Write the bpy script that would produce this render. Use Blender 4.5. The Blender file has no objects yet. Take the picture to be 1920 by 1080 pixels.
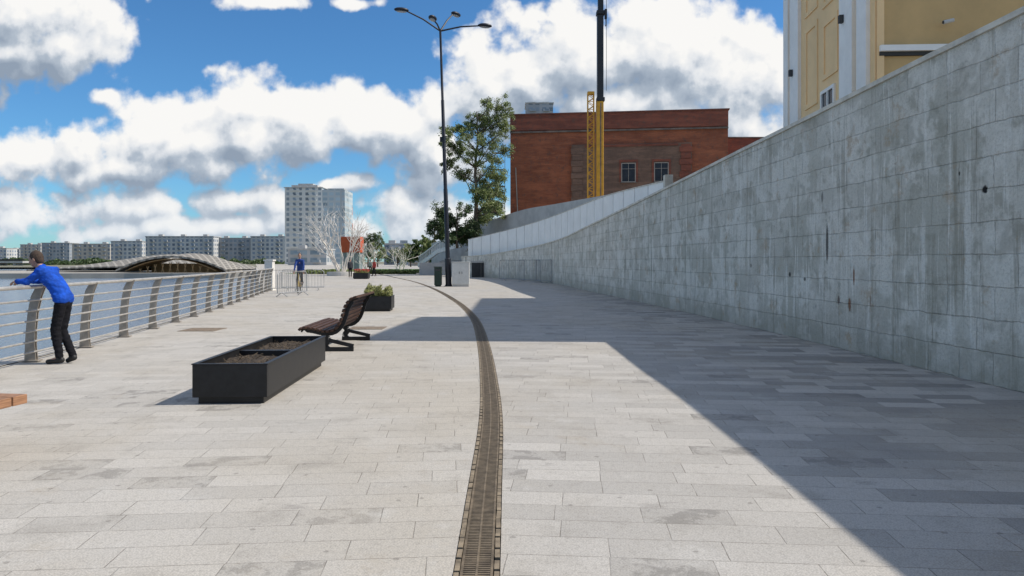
import bpy, bmesh, math, random
import numpy as np
from mathutils import Vector, Matrix, Euler, noise as mnoise
random.seed(7)
R=math.radians
scene=bpy.context.scene
COL=scene.collection

# ---------------------------------------------------------------- materials
def newmat(name):
    m=bpy.data.materials.new(name); m.use_nodes=True
    nt=m.node_tree; b=nt.nodes['Principled BSDF']
    return m,nt,b
def L(nt,a,b): nt.links.new(a,b)
def nd(nt,t,**k):
    n=nt.nodes.new(t)
    for a,v in k.items(): setattr(n,a,v)
    return n
def math_(nt,op,a,b=None,c=None,clamp=False):
    n=nt.nodes.new('ShaderNodeMath'); n.operation=op; n.use_clamp=clamp
    for i,v in enumerate((a,b,c)):
        if v is None: continue
        if isinstance(v,(int,float)): n.inputs[i].default_value=v
        else: nt.links.new(v,n.inputs[i])
    return n.outputs[0]
def vmath(nt,op,a,b=None):
    n=nt.nodes.new('ShaderNodeVectorMath'); n.operation=op
    for i,v in enumerate((a,b)):
        if v is None: continue
        if isinstance(v,(tuple,list)): n.inputs[i].default_value=v
        else: nt.links.new(v,n.inputs[i])
    return n.outputs['Value'] if op in('LENGTH','DISTANCE','DOT_PRODUCT') else n.outputs[0]
def mixc(nt,f,a,b,mode='MIX'):
    n=nt.nodes.new('ShaderNodeMix'); n.data_type='RGBA'; n.blend_type=mode
    for s,v in ((n.inputs['Factor'],f),(n.inputs[6],a),(n.inputs[7],b)):
        if isinstance(v,(int,float)): s.default_value=v
        elif isinstance(v,(tuple,list)): s.default_value=(*v[:3],1)
        else: nt.links.new(v,s)
    return n.outputs[2]
def sstep(nt,v,a,b,o0=0.,o1=1.):
    n=nt.nodes.new('ShaderNodeMapRange'); n.interpolation_type='SMOOTHSTEP'
    nt.links.new(v,n.inputs[0]); n.inputs[1].default_value=a; n.inputs[2].default_value=b
    n.inputs[3].default_value=o0; n.inputs[4].default_value=o1
    return n.outputs[0]
def noise_(nt,vec,scale,detail=4,rough=.55,out=0,dim='3D'):
    n=nt.nodes.new('ShaderNodeTexNoise'); n.noise_dimensions=dim; n.inputs['Scale'].default_value=scale
    n.inputs['Detail'].default_value=detail; n.inputs['Roughness'].default_value=rough
    if vec is not None: nt.links.new(vec,n.inputs['Vector'])
    return n.outputs[out]
def noise2(nt,vec,scale,detail=4,rough=.55,out=0): return noise_(nt,vec,scale,detail,rough,out,'2D')
def bump(nt,b,h,strength=.3,dist=.01):
    n=nt.nodes.new('ShaderNodeBump'); n.inputs['Strength'].default_value=strength
    n.inputs['Distance'].default_value=dist; nt.links.new(h,n.inputs['Height'])
    nt.links.new(n.outputs[0],b.inputs['Normal'])
def simple(name,col,rough=.6,metal=0.,var=.25,scale=3.,bmp=.1,spec=None):
    m,nt,b=newmat(name)
    tc=nd(nt,'ShaderNodeTexCoord').outputs['Object']
    n1=noise_(nt,tc,scale,5,.65)
    lo=tuple(c*(1-var) for c in col); hi=tuple(min(1,c*(1+var)) for c in col)
    f=sstep(nt,n1,.3,.7)
    L(nt,mixc(nt,f,lo,hi),b.inputs['Base Color'])
    L(nt,math_(nt,'ADD',rough-.08,math_(nt,'MULTIPLY',n1,.16)),b.inputs['Roughness'])
    b.inputs['Metallic'].default_value=metal
    if spec is not None: b.inputs['Specular IOR Level'].default_value=spec
    if bmp>0: bump(nt,b,noise_(nt,tc,scale*12,3),bmp,.01)
    return m

# ---------------------------------------------------------------- mesh builder
class MB:
    def __init__(s): s.v=[]; s.f=[]; s.uv=None
    def add(s,vs,fs):
        o=len(s.v); s.v+= [tuple(v) for v in vs]; s.f+=[tuple(i+o for i in f) for f in fs]
        return s
    def box(s,c,d,rz=0.,M=None):
        x,y,z=(d[0]/2,d[1]/2,d[2]/2)
        vs=[Vector((a*x,b*y,e*z)) for e in(-1,1) for b in(-1,1) for a in(-1,1)]
        if M is not None: vs=[M@v for v in vs]
        if rz:
            Mz=Matrix.Rotation(rz,3,'Z'); vs=[Mz@v for v in vs]
        vs=[v+Vector(c) for v in vs]
        return s.add(vs,[(0,2,3,1),(4,5,7,6),(0,1,5,4),(2,6,7,3),(0,4,6,2),(1,3,7,5)])
    def beam(s,a,b,w,h):
        a=Vector(a);b=Vector(b);d=b-a
        q=d.to_track_quat('Y','Z').to_matrix()
        return s.box((a+b)/2,(w,d.length,h),M=q)
    def tube(s,pts,rad,n=8,cap=True):
        pts=[Vector(p) for p in pts]
        if isinstance(rad,(int,float)): rad=[rad]*len(pts)
        vs=[];up=None
        for i,p in enumerate(pts):
            t=(pts[min(i+1,len(pts)-1)]-pts[max(i-1,0)])
            if t.length<1e-9: t=Vector((0,0,1))
            t.normalize()
            if up is None:
                up=Vector((1,0,0)) if abs(t.z)>.8 else Vector((0,0,1))
            a=t.cross(up)
            if a.length<1e-4: a=t.orthogonal()
            a.normalize(); b=t.cross(a)
            for k in range(n):
                an=2*math.pi*k/n
                vs.append(p+(a*math.cos(an)+b*math.sin(an))*rad[i])
        fs=[]
        for i in range(len(pts)-1):
            for k in range(n):
                k2=(k+1)%n
                fs.append((i*n+k,i*n+k2,(i+1)*n+k2,(i+1)*n+k))
        if cap:
            fs.append(tuple(range(n))); fs.append(tuple(reversed(range((len(pts)-1)*n,len(pts)*n))))
        return s.add(vs,fs)
    def ell(s,c,r,n=12,m=8,M=None):
        vs=[];fs=[]
        for i in range(m+1):
            th=math.pi*i/m
            for k in range(n):
                ph=2*math.pi*k/n
                v=Vector((r[0]*math.sin(th)*math.cos(ph),r[1]*math.sin(th)*math.sin(ph),r[2]*math.cos(th)))
                if M is not None: v=M@v
                vs.append(v+Vector(c))
        for i in range(m):
            for k in range(n):
                k2=(k+1)%n
                fs.append((i*n+k,(i+1)*n+k,(i+1)*n+k2,i*n+k2))
        return s.add(vs,fs)
    def capsule(s,a,b,ra,rb,n=12):
        s.tube([a,b],[ra,rb],n); s.ell(a,(ra,)*3,n,8); s.ell(b,(rb,)*3,n,8); return s
    def prism(s,poly,z0,z1):
        n=len(poly)
        vs=[(x,y,z0) for x,y in poly]+[(x,y,z1) for x,y in poly]
        fs=[tuple(reversed(range(n))),tuple(range(n,2*n))]+[(i,(i+1)%n,(i+1)%n+n,i+n) for i in range(n)]
        return s.add(vs,fs)
    def profile_y(s,prof,y0,y1):
        n=len(prof)
        vs=[(x,y0,z) for x,z in prof]+[(x,y1,z) for x,z in prof]
        fs=[tuple(range(n)),tuple(reversed(range(n,2*n)))]+[(i,i+n,(i+1)%n+n,(i+1)%n) for i in range(n)]
        return s.add(vs,fs)
    def obj(s,name,mat,parent=None,loc=None,world=False,smooth=False,bevel=0.,uv=None,**props):
        me=bpy.data.meshes.new(name)
        vs=s.v
        off=Vector((0,0,0))
        if parent is not None and world: off=parent.location.copy()
        if parent is None and loc is None and world: 
            a=np.array(vs); off=Vector((float(a[:,0].mean()),float(a[:,1].mean()),float(a[:,2].min())))
        if off.length>0: vs=[(v[0]-off.x,v[1]-off.y,v[2]-off.z) for v in vs]
        me.from_pydata(vs,[],s.f)
        bm=bmesh.new(); bm.from_mesh(me); bmesh.ops.recalc_face_normals(bm,faces=bm.faces); bm.to_mesh(me); bm.free()
        o=bpy.data.objects.new(name,me); COL.objects.link(o)
        if mat: me.materials.append(mat)
        if parent is not None: o.parent=parent
        elif loc is not None: o.location=loc
        else: o.location=off
        if smooth:
            me.polygons.foreach_set('use_smooth',[True]*len(me.polygons))
        if bevel>0:
            md=o.modifiers.new('bevel','BEVEL'); md.width=bevel; md.segments=2; md.limit_method='ANGLE'
        for k,v in props.items(): o[k]=v
        return o
def empty(name,loc=(0,0,0),rz=0.,**props):
    e=bpy.data.objects.new(name,None); COL.objects.link(e); e.location=loc; e.rotation_euler=(0,0,rz)
    e.empty_display_size=.2
    for k,v in props.items(): e[k]=v
    return e
def dup(o,parent=None,loc=None,rz=None):
    c=o.copy(); COL.objects.link(c)
    if parent is not None: c.parent=parent
    if loc is not None: c.location=loc
    if rz is not None: c.rotation_euler=(0,0,rz)
    for ch in o.children: dup(ch,c)
    return c
def smooth_angle(o,a=40):
    o.data.polygons.foreach_set('use_smooth',[True]*len(o.data.polygons))
    try: o.data.set_sharp_from_angle(angle=R(a))
    except Exception: pass

def hermite(xs,ys):
    xs=np.array(xs,float); ys=np.array(ys,float)
    m=np.gradient(ys,xs)
    def f(x):
        if x<=xs[0]: return float(ys[0]+m[0]*(x-xs[0]))
        if x>=xs[-1]: return float(ys[-1]+m[-1]*(x-xs[-1]))
        i=int(np.searchsorted(xs,x))-1; i=max(0,min(i,len(xs)-2))
        h=xs[i+1]-xs[i]; t=(x-xs[i])/h
        return float((2*t**3-3*t**2+1)*ys[i]+(t**3-2*t**2+t)*h*m[i]+(-2*t**3+3*t**2)*ys[i+1]+(t**3-t**2)*h*m[i+1])
    return f
railx=hermite([9.7,13.4,17.1,20.9,24.6,28.4,32.2,36,39.5],[-7.15,-7.6,-8.18,-8.85,-9.55,-10.35,-11.15,-12.0,-12.75])
drainx=hermite([2,3.7,5,7.2,10.3,14.5,19.7,25.5,32,41,57,72],[-.17,-.176,-.185,-.205,-.33,-.57,-.97,-1.66,-2.65,-4.2,-7.5,-11.3])
def leftedge(y):
    if y<39.5: return railx(y)-.22
    return railx(39.5)-.22-.345*(y-39.5)

# ---------------------------------------------------------------- camera
cam=bpy.data.cameras.new('camera'); co=bpy.data.objects.new('camera',cam); COL.objects.link(co)
cam.sensor_width=36; cam.lens=36*1400/1920; cam.shift_y=-50/1920
cam.clip_start=.1; cam.clip_end=6000
co.location=(0,0,1.55); co.rotation_euler=(R(90),0,0)
scene.camera=co
scene.view_settings.view_transform='Standard'; scene.view_settings.look='None'; scene.view_settings.exposure=0

# ---------------------------------------------------------------- sun + world
SUNDIR=Vector((1,.05,1.11)).normalized()
sl=bpy.data.lights.new('sun','SUN'); sl.energy=4.35; sl.angle=R(.55); sl.color=(1,.93,.83)
so=bpy.data.objects.new('sun',sl); COL.objects.link(so)
so.rotation_euler=SUNDIR.to_track_quat('Z','Y').to_euler(); so.location=(30,0,40)
w=bpy.data.worlds.new('World'); scene.world=w; w.use_nodes=True
try:
    w.cycles.sampling_method='MANUAL'; w.cycles.sample_map_resolution=256
except Exception: pass
nt=w.node_tree; nt.nodes.clear()
sky=nd(nt,'ShaderNodeTexSky',sky_type='NISHITA'); sky.sun_disc=False
sky.sun_elevation=math.asin(SUNDIR.z); sky.sun_rotation=math.atan2(SUNDIR.x,SUNDIR.y)
sky.air_density=1.0; sky.dust_density=.2; sky.ozone_density=4.
g=bpy.data.node_groups.new('cloud_field','ShaderNodeTree')
g.interface.new_socket('P',in_out='INPUT',socket_type='NodeSocketVector')
g.interface.new_socket('D',in_out='OUTPUT',socket_type='NodeSocketFloat')
g.interface.new_socket('S',in_out='OUTPUT',socket_type='NodeSocketFloat')
gi=g.nodes.new('NodeGroupInput'); go=g.nodes.new('NodeGroupOutput')
P=gi.outputs[0]
wn=vmath(g,'SUBTRACT',noise2(g,P,7.,3,.5,1),(.5,.5,.5))
q=vmath(g,'ADD',P,vmath(g,'MULTIPLY',wn,(.07,.045,0)))
EL=[ (70,30,190,115),(130,90,110,75),(10,100,80,60),(480,4,70,20),(655,2,45,12),(185,188,58,20),
 (455,190,90,70),(310,240,120,70),(170,270,100,60),(590,220,130,75),(720,240,140,85),(800,210,90,60),(420,270,330,75),(240,315,190,42),(830,300,90,90),
 (20,290,90,55),(40,400,200,50),(250,390,190,42),(430,385,150,42),(600,420,190,45),(800,420,180,60),(620,345,110,22),(330,430,400,30),
 (960,150,150,105),(1080,110,170,120),(1020,40,75,24),(1250,90,190,110),(1370,150,170,120),(1180,200,260,90),(1420,70,80,42),(900,200,90,70),
 (1300,250,300,90),(1700,150,250,120),(-300,200,260,130),(2100,200,300,150)]
S=None
for (px,py,rx,ry) in EL:
    c=((px-960)/1400,(490-py)/1400,0)
    d=vmath(g,'LENGTH',vmath(g,'MULTIPLY',vmath(g,'SUBTRACT',q,c),(1400/rx,1400/ry,0)))
    s_=math_(g,'MULTIPLY',math_(g,'SUBTRACT',1.,d),min(1.,.45+ry/160.))
    S=s_ if S is None else math_(g,'SMOOTH_MAX',S,s_,.15)
sg=nd(g,'ShaderNodeSeparateXYZ'); L(g,P,sg.inputs[0])
hi_=sstep(g,sg.outputs[1],.42,.75,-1.5,.04)  # unseen high clouds, added to brighten and neutralise the ambient light
S=math_(g,'MAXIMUM',S,hi_)
fb=noise2(g,P,12.,8,.58)
wn2=vmath(g,'SUBTRACT',noise2(g,P,30.,3,.55,1),(.5,.5,.5))
def vor(sc,sm):
    v=g.nodes.new('ShaderNodeTexVoronoi'); v.voronoi_dimensions='2D'; v.feature='SMOOTH_F1'; v.inputs['Scale'].default_value=sc; v.inputs['Smoothness'].default_value=sm
    g.links.new(vmath(g,'ADD',P,vmath(g,'MULTIPLY',wn2,(.03,.03,0))),v.inputs['Vector'])
    return v.outputs['Distance']
v1=math_(g,'MULTIPLY',math_(g,'SUBTRACT',.42,vor(16.,.35)),.66)
v2=math_(g,'MULTIPLY',math_(g,'SUBTRACT',.42,vor(42.,.3)),.28)
D=math_(g,'ADD',S,math_(g,'MULTIPLY',math_(g,'SUBTRACT',fb,.5),1.25))
D=math_(g,'ADD',D,math_(g,'ADD',v1,v2))
g.links.new(D,go.inputs[0]); g.links.new(S,go.inputs[1])
tc=nd(nt,'ShaderNodeTexCoord').outputs['Generated']
sx=nd(nt,'ShaderNodeSeparateXYZ'); L(nt,tc,sx.inputs[0])
ay=math_(nt,'MAXIMUM',math_(nt,'ABSOLUTE',sx.outputs[1]),.12)
u=math_(nt,'DIVIDE',sx.outputs[0],ay); v=math_(nt,'DIVIDE',sx.outputs[2],ay)
cb=nd(nt,'ShaderNodeCombineXYZ'); L(nt,u,cb.inputs[0]); L(nt,v,cb.inputs[1])
PV=cb.outputs[0]
def field(vec):
    n=nt.nodes.new('ShaderNodeGroup'); n.node_tree=g; L(nt,vec,n.inputs[0]); return n.outputs
A=field(PV); B=field(vmath(nt,'ADD',PV,(.010,.018,0))); C=field(vmath(nt,'ADD',PV,(.02,.065,0)))
alpha=sstep(nt,A[0],-.10,.30)
alpha=math_(nt,'MULTIPLY',alpha,sstep(nt,sx.outputs[2],-.01,.004))
lit=math_(nt,'ADD',.66,math_(nt,'MULTIPLY',math_(nt,'SUBTRACT',A[0],B[0]),.82))
lit=math_(nt,'ADD',lit,math_(nt,'MULTIPLY',math_(nt,'SUBTRACT',A[1],C[1]),.62))
lit=math_(nt,'SUBTRACT',lit,math_(nt,'MULTIPLY',math_(nt,'MAXIMUM',A[1],0.),.30),None,True)
cr=nd(nt,'ShaderNodeValToRGB'); L(nt,lit,cr.inputs[0])
e=cr.color_ramp.elements
e[0].position=.05; e[0].color=(.30,.37,.47,1); e[1].position=.96; e[1].color=(1.,.99,.97,1)
k=e.new(.40); k.color=(.47,.54,.63,1); k=e.new(.66); k.color=(.80,.83,.87,1)
haze=sstep(nt,sx.outputs[2],.0,.11,1.,0.)
cc=mixc(nt,math_(nt,'MULTIPLY',haze,.42),cr.outputs[0],(.70,.79,.88))
b1=nd(nt,'ShaderNodeBackground'); L(nt,mixc(nt,1.,sky.outputs[0],(.50,.86,1.10),'MULTIPLY'),b1.inputs[0]); b1.inputs[1].default_value=.115
b2=nd(nt,'ShaderNodeBackground'); L(nt,cc,b2.inputs[0]); b2.inputs[1].default_value=.95
ms=nd(nt,'ShaderNodeMixShader'); L(nt,alpha,ms.inputs[0]); L(nt,b1.outputs[0],ms.inputs[1]); L(nt,b2.outputs[0],ms.inputs[2])
wo=nd(nt,'ShaderNodeOutputWorld'); L(nt,ms.outputs[0],wo.inputs[0])

# ---------------------------------------------------------------- paving
def paving(name,rot,warm,bw=.72,rh=.34,contrast=1.,xvar=False):
    m,nt,b=newmat(name)
    tc=nd(nt,'ShaderNodeTexCoord').outputs['Object']
    mp=nd(nt,'ShaderNodeMapping'); L(nt,tc,mp.inputs[0]); mp.inputs['Rotation'].default_value=(0,0,rot); mp.inputs['Location'].default_value=(40.13,40.07,0)
    wob=vmath(nt,'MULTIPLY',vmath(nt,'SUBTRACT',noise2(nt,tc,2.2,2,.5,1),(.5,.5,.5)),(.012,.012,0))
    vec=vmath(nt,'ADD',mp.outputs[0],wob)
    n=nd(nt,'ShaderNodeTexBrick'); L(nt,vec,n.inputs['Vector'])
    n.offset=.43; n.offset_frequency=2; n.squash=.86; n.squash_frequency=3
    n.inputs['Scale'].default_value=1; n.inputs['Brick Width'].default_value=bw; n.inputs['Row Height'].default_value=rh
    n.inputs['Mortar Size'].default_value=.0036; n.inputs['Mortar Smooth'].default_value=.5; n.inputs['Bias'].default_value=0
    n.inputs['Color1'].default_value=(0,0,0,1); n.inputs['Color2'].default_value=(1,1,1,1); n.inputs['Mortar'].default_value=(.5,.5,.5,1)
    bk=n
    rv=nd(nt,'ShaderNodeSeparateColor'); L(nt,bk.outputs['Color'],rv.inputs[0]); rv=rv.outputs[0]
    big=noise2(nt,tc,.30,4,.6); med=noise2(nt,tc,1.7,6,.68); spk=noise2(nt,tc,95.,2,.8); spk2=noise2(nt,tc,24.,4,.75); mid2=noise2(nt,vec,4.5,5,.7)
    def sc(c,k): return (c[0]*k,c[1]*k,c[2]*k)
    col=mixc(nt,rv,sc(warm,1-.15*contrast),sc(warm,1.07))
    dk=math_(nt,'MULTIPLY',sstep(nt,rv,.075,.085,1,0),sstep(nt,mid2,.46,.58,.0,.60))
    col=mixc(nt,dk,col,sc(warm,.42))
    if xvar:  # random slabs painted darker and cooler in the strip shaded by the wall
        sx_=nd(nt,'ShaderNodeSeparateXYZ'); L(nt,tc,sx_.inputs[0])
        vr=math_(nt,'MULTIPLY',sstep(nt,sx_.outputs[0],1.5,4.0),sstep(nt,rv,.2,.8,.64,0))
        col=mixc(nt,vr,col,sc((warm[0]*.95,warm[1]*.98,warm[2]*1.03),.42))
    col=mixc(nt,sstep(nt,big,.35,.68,0,.65),col,(warm[0]*.92,warm[1]*.88,warm[2]*.81))
    col=mixc(nt,sstep(nt,med,.50,.78,0,.36),col,(.25,.23,.20))
    col=mixc(nt,sstep(nt,med,.24,.42,.40,0),col,(.62,.60,.56))
    col=mixc(nt,sstep(nt,spk,.35,.70,.0,.42),col,(.15,.14,.13))
    col=mixc(nt,sstep(nt,spk2,.48,.72,.0,.28),col,(.22,.205,.18))
    mpp=nd(nt,'ShaderNodeMapping'); L(nt,tc,mpp.inputs[0]); mpp.inputs['Scale'].default_value=(.8,2.2,1); mpp.inputs['Rotation'].default_value=(0,0,rot+.2)
    dm=noise2(nt,mpp.outputs[0],1.6,8,.75)
    col=mixc(nt,sstep(nt,dm,.63,.71,0,.36),col,(.18,.165,.15))
    dm2=noise2(nt,tc,.9,9,.78)
    col=mixc(nt,sstep(nt,dm2,.58,.72,0,.30),col,(.34,.28,.20))
    vs_=nd(nt,'ShaderNodeTexVoronoi'); vs_.voronoi_dimensions='2D'; vs_.inputs['Scale'].default_value=1.6; L(nt,tc,vs_.inputs['Vector'])
    sd=math_(nt,'ADD',vs_.outputs['Distance'],math_(nt,'MULTIPLY',math_(nt,'SUBTRACT',spk2,.5),.06))
    col=mixc(nt,sstep(nt,sd,.018,.034,.45,0),col,(.13,.12,.105))
    col=mixc(nt,math_(nt,'MULTIPLY',bk.outputs['Fac'],sstep(nt,mid2,.3,.65,.22,.75)),col,(.12,.105,.085))
    L(nt,col,b.inputs['Base Color'])
    L(nt,sstep(nt,med,.3,.7,.72,.9),b.inputs['Roughness']); b.inputs['Specular IOR Level'].default_value=.22
    h=math_(nt,'SUBTRACT',math_(nt,'MULTIPLY',spk2,.35),math_(nt,'MULTIPLY',bk.outputs['Fac'],.8))
    h=math_(nt,'ADD',h,math_(nt,'MULTIPLY',rv,.25))
    bump(nt,b,h,.5,.006)
    return m
pav_l=paving('granite_paving_warm',R(-5),(.545,.515,.465),.60,.27,.7)
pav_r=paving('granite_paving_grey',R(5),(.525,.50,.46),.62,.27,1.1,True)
ys=[-10+i*.5 for i in range(100)]+[40+i*2 for i in range(40)]+[120,160,200,260,400]
def strip(name,fa,fb,ys,z,mat):
    vs=[];fs=[]
    for y in ys: vs+= [(fa(y),y,z),(fb(y),y,z)]
    for i in range(len(ys)-1): fs.append((2*i,2*i+1,2*i+3,2*i+2))
    mb=MB().add(vs,fs); o=mb.obj(name,mat,loc=(0,0,0)); o['kind']='structure'; return o
HW=.118
dl=lambda y: drainx(y) if y<72 else -11.3-.26*(y-72)
strip('pavement',leftedge,lambda y:dl(y)-HW,ys,0,pav_l)
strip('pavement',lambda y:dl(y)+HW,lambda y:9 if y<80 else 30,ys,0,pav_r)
gm=simple('lakebed_soil',(.12,.10,.07),.9,0,.3,.05,0)
MB().add([(-3000,-800,-4),(3000,-800,-4),(3000,5000,-4),(-3000,5000,-4)],[(0,1,2,3)]).obj('ground',gm,loc=(0,0,0),kind='structure')
stone=simple('kerb_granite',(.46,.43,.38),.8,0,.2,4,.2)
vs=[];fs=[]; yk=[y for y in ys if y<=240]
for y in yk:
    x=leftedge(y); vs+=[(x+.001,y,.012),(x+.001,y,-4),(x-.30,y,-4),(x-.30,y,.012),]
for i in range(len(yk)-1):
    a=4*i
    fs+=[(a+2,a+3,a+7,a+6),(a+3,a,a+4,a+7)]
MB().add(vs,fs).obj('quay_edge',stone,loc=(0,0,0),kind='structure')
bed=simple('drain_channel_dark',(.045,.037,.028),.8,0,.3,8,.1)
strip('drainage_channel',lambda y:dl(y)-HW,lambda y:dl(y)+HW,[y for y in ys if y<=72],-.03,bed)
iron=simple('cast_iron_weathered',(.165,.128,.085),.75,.15,.35,14,.2)
brown=simple('drain_frame_dirty',(.22,.175,.12),.85,.0,.4,10,.2)
dr=empty('drainage_grate',(0,0,0),label='curving cast iron slotted drain grate set in paving',category='drain')
mb=MB(); mf=MB()
y=-1.
while y<46:
    x=drainx(y); x2=drainx(y+.02); dx=(x2-x)/.02; a=math.atan2(-dx,1)
    st=.024 if y<14 else (.05 if y<26 else .1)
    mb.box((x,y,-.006),(.145,st*.62,.014),a)
    y+=st
for off,wd in((-.075,.014),(0,.012),(.075,.014)):
    yy=[-1+i*.25 for i in range(292)]
    vv=[];ff=[]
    for y in yy:
        x=drainx(y)+off; vv+=[(x-wd/2,y,.003),(x+wd/2,y,.003)]
    for i in range(len(yy)-1): ff.append((2*i,2*i+1,2*i+3,2*i+2))
    mb.add(vv,ff)
yy=[46+i*.5 for i in range(52)]; vv=[];ff=[]
for y in yy: vv+=[(drainx(y)-.085,y,-.004),(drainx(y)+.085,y,-.004)]
for i in range(51): ff.append((2*i,2*i+1,2*i+3,2*i+2))
mb.add(vv,ff)
mb.obj('grate',iron,dr)
y=-1.
while y<30:
    x=drainx(y); dx=(drainx(y+.02)-x)/.02; a=math.atan2(-dx,1)
    for sgn in(-1,1): mf.box((x+sgn*.100,y,-.004+random.uniform(-.001,.001)),(.026,.142 if random.random()<.7 else .11,.02),a+random.uniform(-.03,.03))
    y+=.15
mf.obj('frame',brown,dr)
cov=simple('cover_rusty_brown',(.22,.17,.12),.8,.1,.3,9,.3)
for (x,y,sx_,sy_) in((-7.0,16.9,.8,.8),(-3.35,17.3,.8,.7)):
    mb=MB().box((0,0,0),(sx_,sy_,.012))
    for i in range(5): mb.box((-sx_*.36+i*sx_*.18,0,.007),(.03,sy_*.8,.006))
    mb.obj('inspection_cover',cov,loc=(x,y,.004),label='flat square brown inspection cover set in the paving',category='manhole cover',group='inspection covers in the paving')

# ---------------------------------------------------------------- water
m,nt,b=newmat('lake_water')
b.inputs['Base Color'].default_value=(.13,.18,.24,1); b.inputs['Roughness'].default_value=.12
tc=nd(nt,'ShaderNodeTexCoord').outputs['Object']
mp=nd(nt,'ShaderNodeMapping'); L(nt,tc,mp.inputs[0]); mp.inputs['Scale'].default_value=(1,.6,1)
h=math_(nt,'ADD',noise2(nt,mp.outputs[0],1.3,5,.65),math_(nt,'MULTIPLY',noise2(nt,mp.outputs[0],.2,3,.5),1.2))
bump(nt,b,h,.6,.3)
MB().add([(-2500,-700,-2),(60,-700,-2),(60,1500,-2),(-2500,1500,-2)],[(0,1,2,3)]).obj('water',m,loc=(0,0,0),kind='structure')

# ---------------------------------------------------------------- concrete block wall
def stonewall(name):
    m,nt,b=newmat(name)
    uvn=nd(nt,'ShaderNodeUVMap'); uvn.uv_map='UVMap'; uv=uvn.outputs[0]
    tc=nd(nt,'ShaderNodeTexCoord').outputs['Object']
    wob=vmath(nt,'MULTIPLY',vmath(nt,'SUBTRACT',noise2(nt,uv,1.6,6,.72,1),(.5,.5,.5)),(.11,.075,0))
    vec=vmath(nt,'ADD',uv,wob)
    bk=nd(nt,'ShaderNodeTexBrick'); L(nt,vec,bk.inputs['Vector'])
    bk.offset=.37; bk.squash=.72; bk.squash_frequency=3
    for k_,v_ in(('Scale',1),('Brick Width',.92),('Row Height',.41),('Mortar Size',.010),('Mortar Smooth',1.),('Bias',0.)): bk.inputs[k_].default_value=v_
    bk.inputs['Color1'].default_value=(0,0,0,1); bk.inputs['Color2'].default_value=(1,1,1,1)
    rv=nd(nt,'ShaderNodeSeparateColor'); L(nt,bk.outputs['Color'],rv.inputs[0]); rv=rv.outputs[0]
    base=mixc(nt,rv,(.58,.545,.475),(.74,.70,.62))
    big=noise2(nt,uv,.42,5,.65); med=noise2(nt,uv,2.0,8,.72); fine=noise2(nt,uv,24,5,.78); med2=noise2(nt,uv,.75,9,.72)
    col=mixc(nt,sstep(nt,big,.40,.66,0,.65),base,(.49,.475,.40))
    col=mixc(nt,sstep(nt,med,.50,.64,0,.62),col,(.37,.345,.28))
    col=mixc(nt,sstep(nt,med2,.50,.56,0,.60),col,(.86,.82,.74))
    mp=nd(nt,'ShaderNodeMapping'); L(nt,uv,mp.inputs[0]); mp.inputs['Scale'].default_value=(3.2,.20,1)
    st=noise2(nt,mp.outputs[0],1.,6,.72)
    col=mixc(nt,sstep(nt,st,.54,.68,0,.60),col,(.30,.27,.21))
    mp2=nd(nt,'ShaderNodeMapping'); L(nt,uv,mp2.inputs[0]); mp2.inputs['Scale'].default_value=(5.5,.35,1); mp2.inputs['Location'].default_value=(9,3,0)
    st2=noise2(nt,mp2.outputs[0],1.,5,.72)
    col=mixc(nt,sstep(nt,st2,.56,.66,0,.65),col,(.88,.85,.78))
    col=mixc(nt,sstep(nt,fine,.42,.72,0,.44),col,(.34,.31,.25))
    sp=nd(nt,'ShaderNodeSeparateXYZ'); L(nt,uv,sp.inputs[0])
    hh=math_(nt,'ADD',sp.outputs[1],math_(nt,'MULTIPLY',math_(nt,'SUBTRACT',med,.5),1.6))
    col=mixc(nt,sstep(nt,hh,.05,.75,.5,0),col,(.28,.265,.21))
    rust=noise2(nt,uv,1.3,8,.75)
    col=mixc(nt,sstep(nt,rust,.58,.68,0,.55),col,(.44,.32,.20))
    col=mixc(nt,math_(nt,'MULTIPLY',bk.outputs['Fac'],sstep(nt,med,.40,.64,.0,.45)),col,(.29,.26,.20))
    so_=nd(nt,'ShaderNodeSeparateXYZ'); L(nt,tc,so_.inputs[0])
    for (yy,zz,ry,rz,c,a) in((9.46,2.46,.05,.055,(.02,.02,.02),1),(9.95,2.72,.02,.03,(.05,.05,.04),.9),(13.75,1.88,.055,.38,(.04,.035,.03),.85),(13.95,2.75,.05,.10,(.10,.10,.09),.6),
        (15.4,1.28,.06,.05,(.03,.03,.03),.9),(14.7,1.20,.05,.04,(.03,.03,.03),.8),(12.75,1.30,.035,.16,(.22,.09,.04),.85),(12.9,.80,.05,.12,(.22,.09,.04),.85),(13.3,.86,.05,.08,(.10,.06,.05),.8),(12.2,.9,.02,.1,(.2,.12,.08),.7),(13.0,3.0,.02,.3,(.1,.08,.06),.5),(17.5,1.45,.04,.05,(.03,.03,.03),.8)):
        a1=math_(nt,'DIVIDE',math_(nt,'SUBTRACT',so_.outputs[1],yy),ry); a2=math_(nt,'DIVIDE',math_(nt,'SUBTRACT',so_.outputs[2],zz),rz)
        r2=math_(nt,'ADD',math_(nt,'MULTIPLY',a1,a1),math_(nt,'MULTIPLY',a2,a2))
        r2=math_(nt,'ADD',r2,math_(nt,'MULTIPLY',math_(nt,'SUBTRACT',fine,.5),2.2))
        col=mixc(nt,sstep(nt,r2,.4,1.3,a,0.),col,c)
    L(nt,col,b.inputs['Base Color']); b.inputs['Roughness'].default_value=.85; b.inputs['Specular IOR Level'].default_value=.2
    h=math_(nt,'SUBTRACT',math_(nt,'ADD',math_(nt,'MULTIPLY',fine,.6),math_(nt,'MULTIPLY',rv,.35)),math_(nt,'MULTIPLY',bk.outputs['Fac'],.45))
    h=math_(nt,'ADD',h,math_(nt,'MULTIPLY',med,1.4))
    bump(nt,b,h,.9,.02)
    return m
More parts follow.
